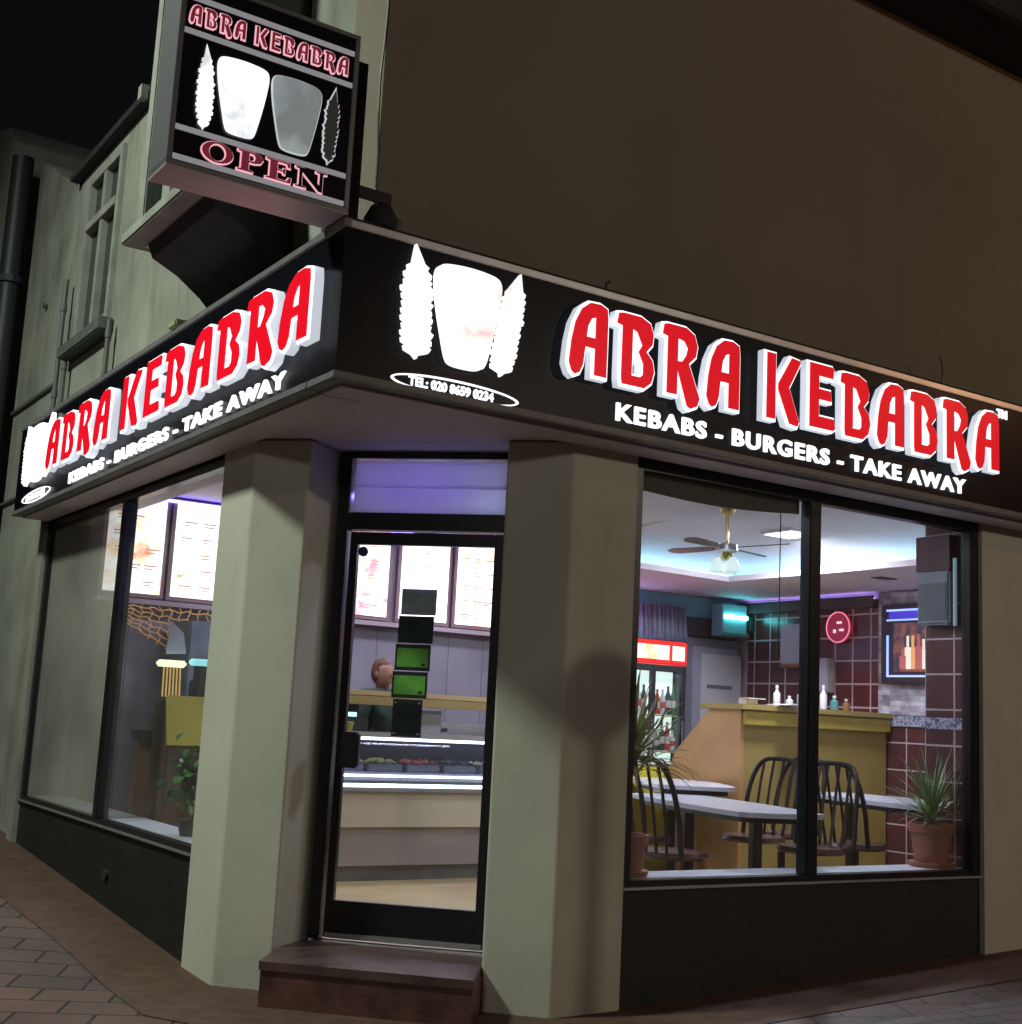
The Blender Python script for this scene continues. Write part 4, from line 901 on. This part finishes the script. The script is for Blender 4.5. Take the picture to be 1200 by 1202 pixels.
# picture frame with blue neon
tv = thing('wall_screen', 'dark framed wall screen with blue neon edge and bottles picture', 'screen', (6.40, 2.12, 1.80))
box('frame', (0, .065, -.45, .50, 0, .66), mat('screen_frame', (.015, .012, .03), .3), tv, .008)
nb_ = MB()
for b in [(-.012, -.001, -.40, .43, .055, .070), (-.012, -.001, .415, .43, .071, .40), (-.012, -.001, -.40, .43, .60, .615), (-.012, -.001, -.40, .43, .52, .532)]: nb_.box(*b)
nb_.build('neon_edge', emis('pale_blue_neon', (.25, .35, 1), 2.2), tv)
box('neon_panel', (-.006, -.001, -.40, .41, .533, .599), emis('deep_blue', (.05, .02, .8), .6), tv)
box('picture', (-.008, -.0015, -.38, .36, .10, .50), picmat('screen_picture', [(.0, (.02, .02, .06)), (.45, (.05, .03, .08)), (.6, (.35, .12, .08)), (.72, (.12, .03, .05))], 7, .5, 4), tv)
amb = [emis('print_amber', (.9, .45, .18), .8), emis('print_cream', (1, .88, .80), .9), emis('print_red', (.6, .12, .10), .6)]
rr = random.Random(21)
for k in range(3):
    pb_ = MB()
    for q in range(4):
        yc_ = -.32+.16*q+.05*k; hh_ = rr.uniform(.16, .30); w_ = rr.uniform(.028, .04)
        pb_.box(-.0105-.001*k, -.009-.001*k, yc_-w_, yc_+w_, .12, .12+hh_*.65); pb_.box(-.0105-.001*k, -.009-.001*k, yc_-w_*.4, yc_+w_*.4, .12+hh_*.65, .12+hh_)
    pb_.build('printed_bottles', amb[k], tv)
# speaker
sp = thing('wall_speaker', 'grey boxy wall heater unit high on the dark tiled pillar at the right', 'speaker', (4.435, .50, 2.06))
box('case', (0, .099, -.10, .145, 0, .34), mat('speaker_case', (.20, .24, .27), .35, var=.1), sp, .012)
box('grille', (-.006, -.0005, -.08, .125, .03, .26), mat('speaker_grille', (.10, .12, .14), .5), sp)
box('top_cover', (.0, .099, -.105, .15, .341, .56), mat('brown_cover', (.06, .02, .03), .5), sp)
t = thing('corner_tube', 'slim pale blue light tube standing in the window corner by the speaker', 'light tube', (4.45, .365, 2.05)); MB().tube([(0, 0, 0), (0, 0, .42)], .012, 8).build('tube', mat('dim_tube', (.3, .5, .55), .3, emit=(.3, .5, .55), es=.25), t, True)
# ceiling fan
fn = thing('ceiling_fan', 'brass ceiling fan with glass lamp shades and brown blades', 'ceiling fan', (3.93, 1.86, 2.869)); fn.scale = (.86, .86, .9)
MB().lathe([(.065, -.001), (.055, -.03), (.015, -.06), (.014, -.26), (.03, -.27)], (0, 0, 0), 20).build('stem', brass, fn, True)
MB().lathe([(.03, -.262), (.085, -.28), (.09, -.32), (.06, -.34)], (0, 0, 0), 24).build('motor', steel, fn, True)
for k in range(4):
    a = R(14+90*k); ca, sa = math.cos(a), math.sin(a)
    Mb = Matrix.Rotation(a, 4, 'Z') @ Matrix.Translation((0, 0, -.30)) @ Matrix.Rotation(R(9), 4, 'X')
    MB().prism([(.10, -.02), (.18, -.05), (.50, -.065), (.56, -.03), (.57, .02), (.50, .06), (.18, .045), (.10, .02)], -.004, .004, Mb).build('blade', mat('brown_blade', (.14, .09, .08), .35, var=.2), fn)
for k in range(3):
    a = R(30+120*k); c_ = (.075*math.cos(a), .075*math.sin(a), -.44)
    MB().lathe([(.022, .06), (.035, .04), (.055, -.01), (.062, -.05)], c_, 16).build('lamp_shade', mat('frosted_glass', (.6, .7, .68), .15, emit=(.75, .95, .95), es=.7), fn, True)
MB().lathe([(.05, -.341), (.045, -.38), (.03, -.40)], (0, 0, 0), 16).build('light_fitting', brass, fn, True)
# pull cord
c = MB().tube([(3.00, .42, 2.62), (3.00, .42, 1.95), (2.985, .42, 1.75)], .0035, 6).build('pull_cord', dark_m); tag(c, 'thin dark pull cord hanging inside the window left of the mullion', 'cord')
# sagging blind roll at the head of the big window
mbb = MB()
prof = []
bl_ = thing('blind_valance', 'dark sagging blind valance inside the top of the big window', 'blind', (0, 0, 0))
pts = [(1.90, 2.695), (3.07, 2.695)] + [(3.07-1.17*i/12, 2.565-.045*math.sin(math.pi*i/12)*(.6) - .02*(i/12)) for i in range(13)]
MB().prism(pts, -.352, -.347, Matrix(((1, 0, 0, 0), (0, 0, -1, 0), (0, 1, 0, 0), (0, 0, 0, 1)))).build('fabric', mat('dark_blind', (.085, .075, .065), .7), bl_)
MB().tube([(1.93, .335, 2.665), (3.05, .335, 2.655)], .006, 8).build('rail', silver, bl_)

# plants
def blades(n, L, wd, seed, up=.5, droop=1.0):
    mb = MB(); rr = random.Random(seed)
    for i in range(n):
        a = rr.uniform(0, 6.283); el = rr.uniform(up*.3, 1.45); l_ = L*rr.uniform(.65, 1.1); N = 7; w_ = wd*rr.uniform(.7, 1.2)
        p = Vector((0, 0, rr.uniform(-.03, .05))); d = Vector((math.cos(a)*math.cos(el), math.sin(a)*math.cos(el), math.sin(el))); side = Vector((-math.sin(a), math.cos(a), 0))
        rows = []
        for k in range(N+1):
            u = k/N; ww = w_*math.sin(math.pi*min(.98, .12+.88*u))**.7*(1-u*.6)+.0008
            cen = p+Vector((0, 0, -ww*.3))
            rows.append((mb.b.verts.new(p-side*ww), mb.b.verts.new(cen), mb.b.verts.new(p+side*ww)))
            p = p+d*(l_/N); d = (d+Vector((0, 0, -.16*droop*(u+.3)))).normalized()
        for A, B_ in zip(rows, rows[1:]):
            for q in range(2): mb.b.faces.new((A[q], A[q+1], B_[q+1], B_[q]))
    return mb
def potted(x, y, z, pr, ph, stem, n, L, wd, lm, seed, label, name='potted_plant', up=.5, droop=1):
    t = thing(name, label, 'plant', (x, y, z))
    MB().lathe([(pr*1.05, 0), (pr*1.12, .025), (pr*.9, .026)], (0, 0, 0), 28).build('saucer', terra, t, True)
    MB().lathe([(pr*.78, .0262), (pr*.95, ph*.78), (pr*1.06, ph*.80), (pr*1.1, ph), (pr*.98, ph), (pr*.95, ph-.03), (.01, ph-.03)], (0, 0, 0), 28).build('pot', terra, t, True)
    MB().tube([(0, 0, ph-.04), (.01, .005, ph+stem)], [.018, .012], 8).build('stem', mat('plant_stem', (.12, .09, .05), .8), t, True)
    o = blades(n, L, wd, seed, up, droop).build('foliage', lm, t, True); o.location = (.01, .005, ph+stem)
    for v in o.data.vertices:      # leaves bend away from the glass, the pier and the tiled reveal
        wx, wy = v.co.x+x+.01, v.co.y+y+.005
        if wy < .335: v.co.y += (.335-wy)*1.15
        if wx < 1.90: v.co.x += (1.90-wx)*1.15
        if wx > 4.50: v.co.x -= (wx-4.50)*1.1
    return t
potted(4.36, .475, .602, .125, .25, .02, 150, .42, .006, leaf_m, 3, 'terracotta potted spiky plant on the window board beside the tiled pillar')
potted(2.02, .475, .602, .10, .20, .34, 110, .46, .018, leaf_y, 5, 'tall pale yucca in a pot on the window board beside the pale pier', 'yucca_plant', up=.1, droop=1.3)

# servery seen through the side window
t = thing('chip_warmer', 'yellow fronted chip warmer with heat lamp, seen in the side window', 'chip warmer', (.67, 3.56, FZ))
MB().prism([(.0, .86), (.34, .86), (.31, 1.18), (-.03, 1.18)], 0, .03, Matrix(((1, 0, 0, 0), (0, 0, 1, 0), (0, 1, 0, 0), (0, 0, 0, 1)))).build('front', mat('bright_yellow2', (.60, .52, .10), .4), t)
MB().box(.01, .33, .031, .36, 0, 1.14, bev=.01).build('body', mat('brown_cabinet', (.10, .055, .03), .5, var=.3, scale=2), t)
MB().box(-.08, .10, .05, .15, 1.365, 1.41, bev=.012).build('lamp_head', emis('warm_lamp', (1, .92, .65), 1.4), t)
for k in range(6): MB().tube([(-.04+.022*k, .09, 1.37), (-.035+.023*k, .09, 1.17)], .006, 6).build('heat_rod', mat('amber_rod', (.5, .32, .08), .3, emit=(.9, .60, .20), es=.55), t)
MB().box(.20, .30, .10, .2, 1.14, 1.43, bev=.01).build('side_post', dark_m, t)
MB().box(.14, .34, .04, .14, 1.385, 1.43, bev=.01).build('lamp_head', emis('teal_lamp', (.3, .8, .85), .9), t)
t = thing('leafy_plant', 'dark round-leaved plant standing low inside the side window', 'plant', (.47, 2.50, .60))
MB().lathe([(.05, 0), (.07, .09)], (0, 0, 0), 16).build('pot', dark_m, t)
mb = MB(); rr = random.Random(11)
for i in range(120):
    p = Vector((rr.gauss(0, .06), rr.gauss(0, .08), .30+rr.gauss(0, .075))); nrm = Vector((rr.uniform(-1, 1), rr.uniform(-1, 1), rr.uniform(.1, 1))).normalized(); q = nrm.to_track_quat('Z', 'Y')
    r_ = rr.uniform(.026, .045)
    vs = [mb.b.verts.new(p+q @ Vector((r_*math.cos(a), r_*.8*math.sin(a), .006*math.cos(2*a)))) for a in [2*math.pi*k/9 for k in range(9)]]; mb.b.faces.new(vs)
mb.build('foliage', mat('dark_leaf', (.04, .12, .03), .4, col2=(.10, .22, .06), scale=12), t)
MB().tube([(0, 0, .08), (.0, .0, .32)], .01, 6).build('stem', MC['plant_stem'], t)
t = thing('steel_cabinet', 'tall grey-blue steel cabinet with dark oven door, seen in the side window', 'cabinet', (.98, 4.2, FZ))
MB().box(0, .36, 0, .4, 0, 1.72, bev=.01).build('body', mat('bluegrey_steel', (.16, .20, .25), .35, .3, var=.2), t)
box('door', (.04, .32, -.02, -.001, .9, 1.3), dark_m, t); box('door', (.04, .32, -.02, -.001, .2, .8), mat('bluegrey_door', (.14, .20, .26), .3), t)
MB().tube([(.07, -.04, 1.25), (.29, -.04, 1.25)], .008, 6).build('handle', steel, t)
t = thing('wall_hook', 'hanging folded white papers clipped on the wall beneath the menu shelf', 'papers', (.62, 3.70, 1.64))
MB().prism([(.03, .02), (.17, .03), (.14, .17), (.05, .24)], 0, .012, Matrix(((1, 0, 0, 0), (0, 0, 1, 0), (0, 1, 0, 0), (0, 0, 0, 1)))).build('sheet', mat('bluish_paper', (.35, .4, .5), .6), t)
# honeycomb-like amber net garland under the menu shelf
def net():
    mb = MB(); a0, a1, zt_ = .50, 2.0, 2.03
    def zl(x_): return zt_-.10-.28*max(0, math.sin(math.pi*min(1, max(0, (x_-a0)/(a1-a0)))))**1.2
    n = 22
    for k in range(n):
        x_ = a0+(a1-a0)*k/(n-1); lo = zl(x_); pts_ = []
        m_ = 10
        for j in range(m_+1):
            z_ = zt_+(lo-zt_)*j/m_; pts_.append((x_+.014*math.sin(j*1.9+k*.9), 4.50+.01*math.cos(j*1.3), z_))
        mb.tube(pts_, .0045, 5)
    for j in range(6):
        pts_ = [(a0+(a1-a0)*k/30, 4.495+.008*math.sin(k*2.1), zt_+(zl(a0+(a1-a0)*k/30)-zt_)*(j+.5)/6+.010*math.sin(k*2.4+j)) for k in range(31)]
        mb.tube(pts_, .0045, 5)
    o = mb.build('amber_net', mat('amber_net', (.45, .27, .10), .4, emit=(.7, .38, .14), es=.35), None, True); tag(o, 'amber netting garland hanging below the menu shelf in the side window', 'netting')
net()
box_ = thing('worktop', 'dark wooden worktop behind the side window under the amber net', 'worktop', (.62, 4.05, FZ))
box('top', (0, 1.2, .0, .12, .88, .94), dark_m, box_, .004); box('panel', (0.02, 1.18, .02, .10, 0, .879), mat('brown_panel', (.20, .12, .07), .5), box_)

# round road sign on its post, off to the right of the frame; its shadow falls on the pier
rs = thing('road_sign', 'round blue road sign on a grey post on the pavement before the shop', 'road sign', (3.16, -2.30, 0))
MB().tube([(0, 0, 0), (0, 0, 2.22)], .038, 14).build('post', grey_trim, rs, True)
MQ = Matrix.Translation((0, 0, 2.22)) @ Matrix.Rotation(R(-58), 4, 'Z') @ Matrix.Rotation(math.pi/2, 4, 'Y')
MB().lathe([(.185, -.01), (.185, .01)], (0, 0, 0), 40, MQ @ Matrix.Translation((0, 0, .062))).build('disc', mat('sign_blue', (.02, .08, .35), .4), rs)
MB().box(-.03, .03, -.08, .08, -.02, .02, M=MQ @ Matrix.Translation((0, 0, .04))).build('clamp', grey_trim, rs)
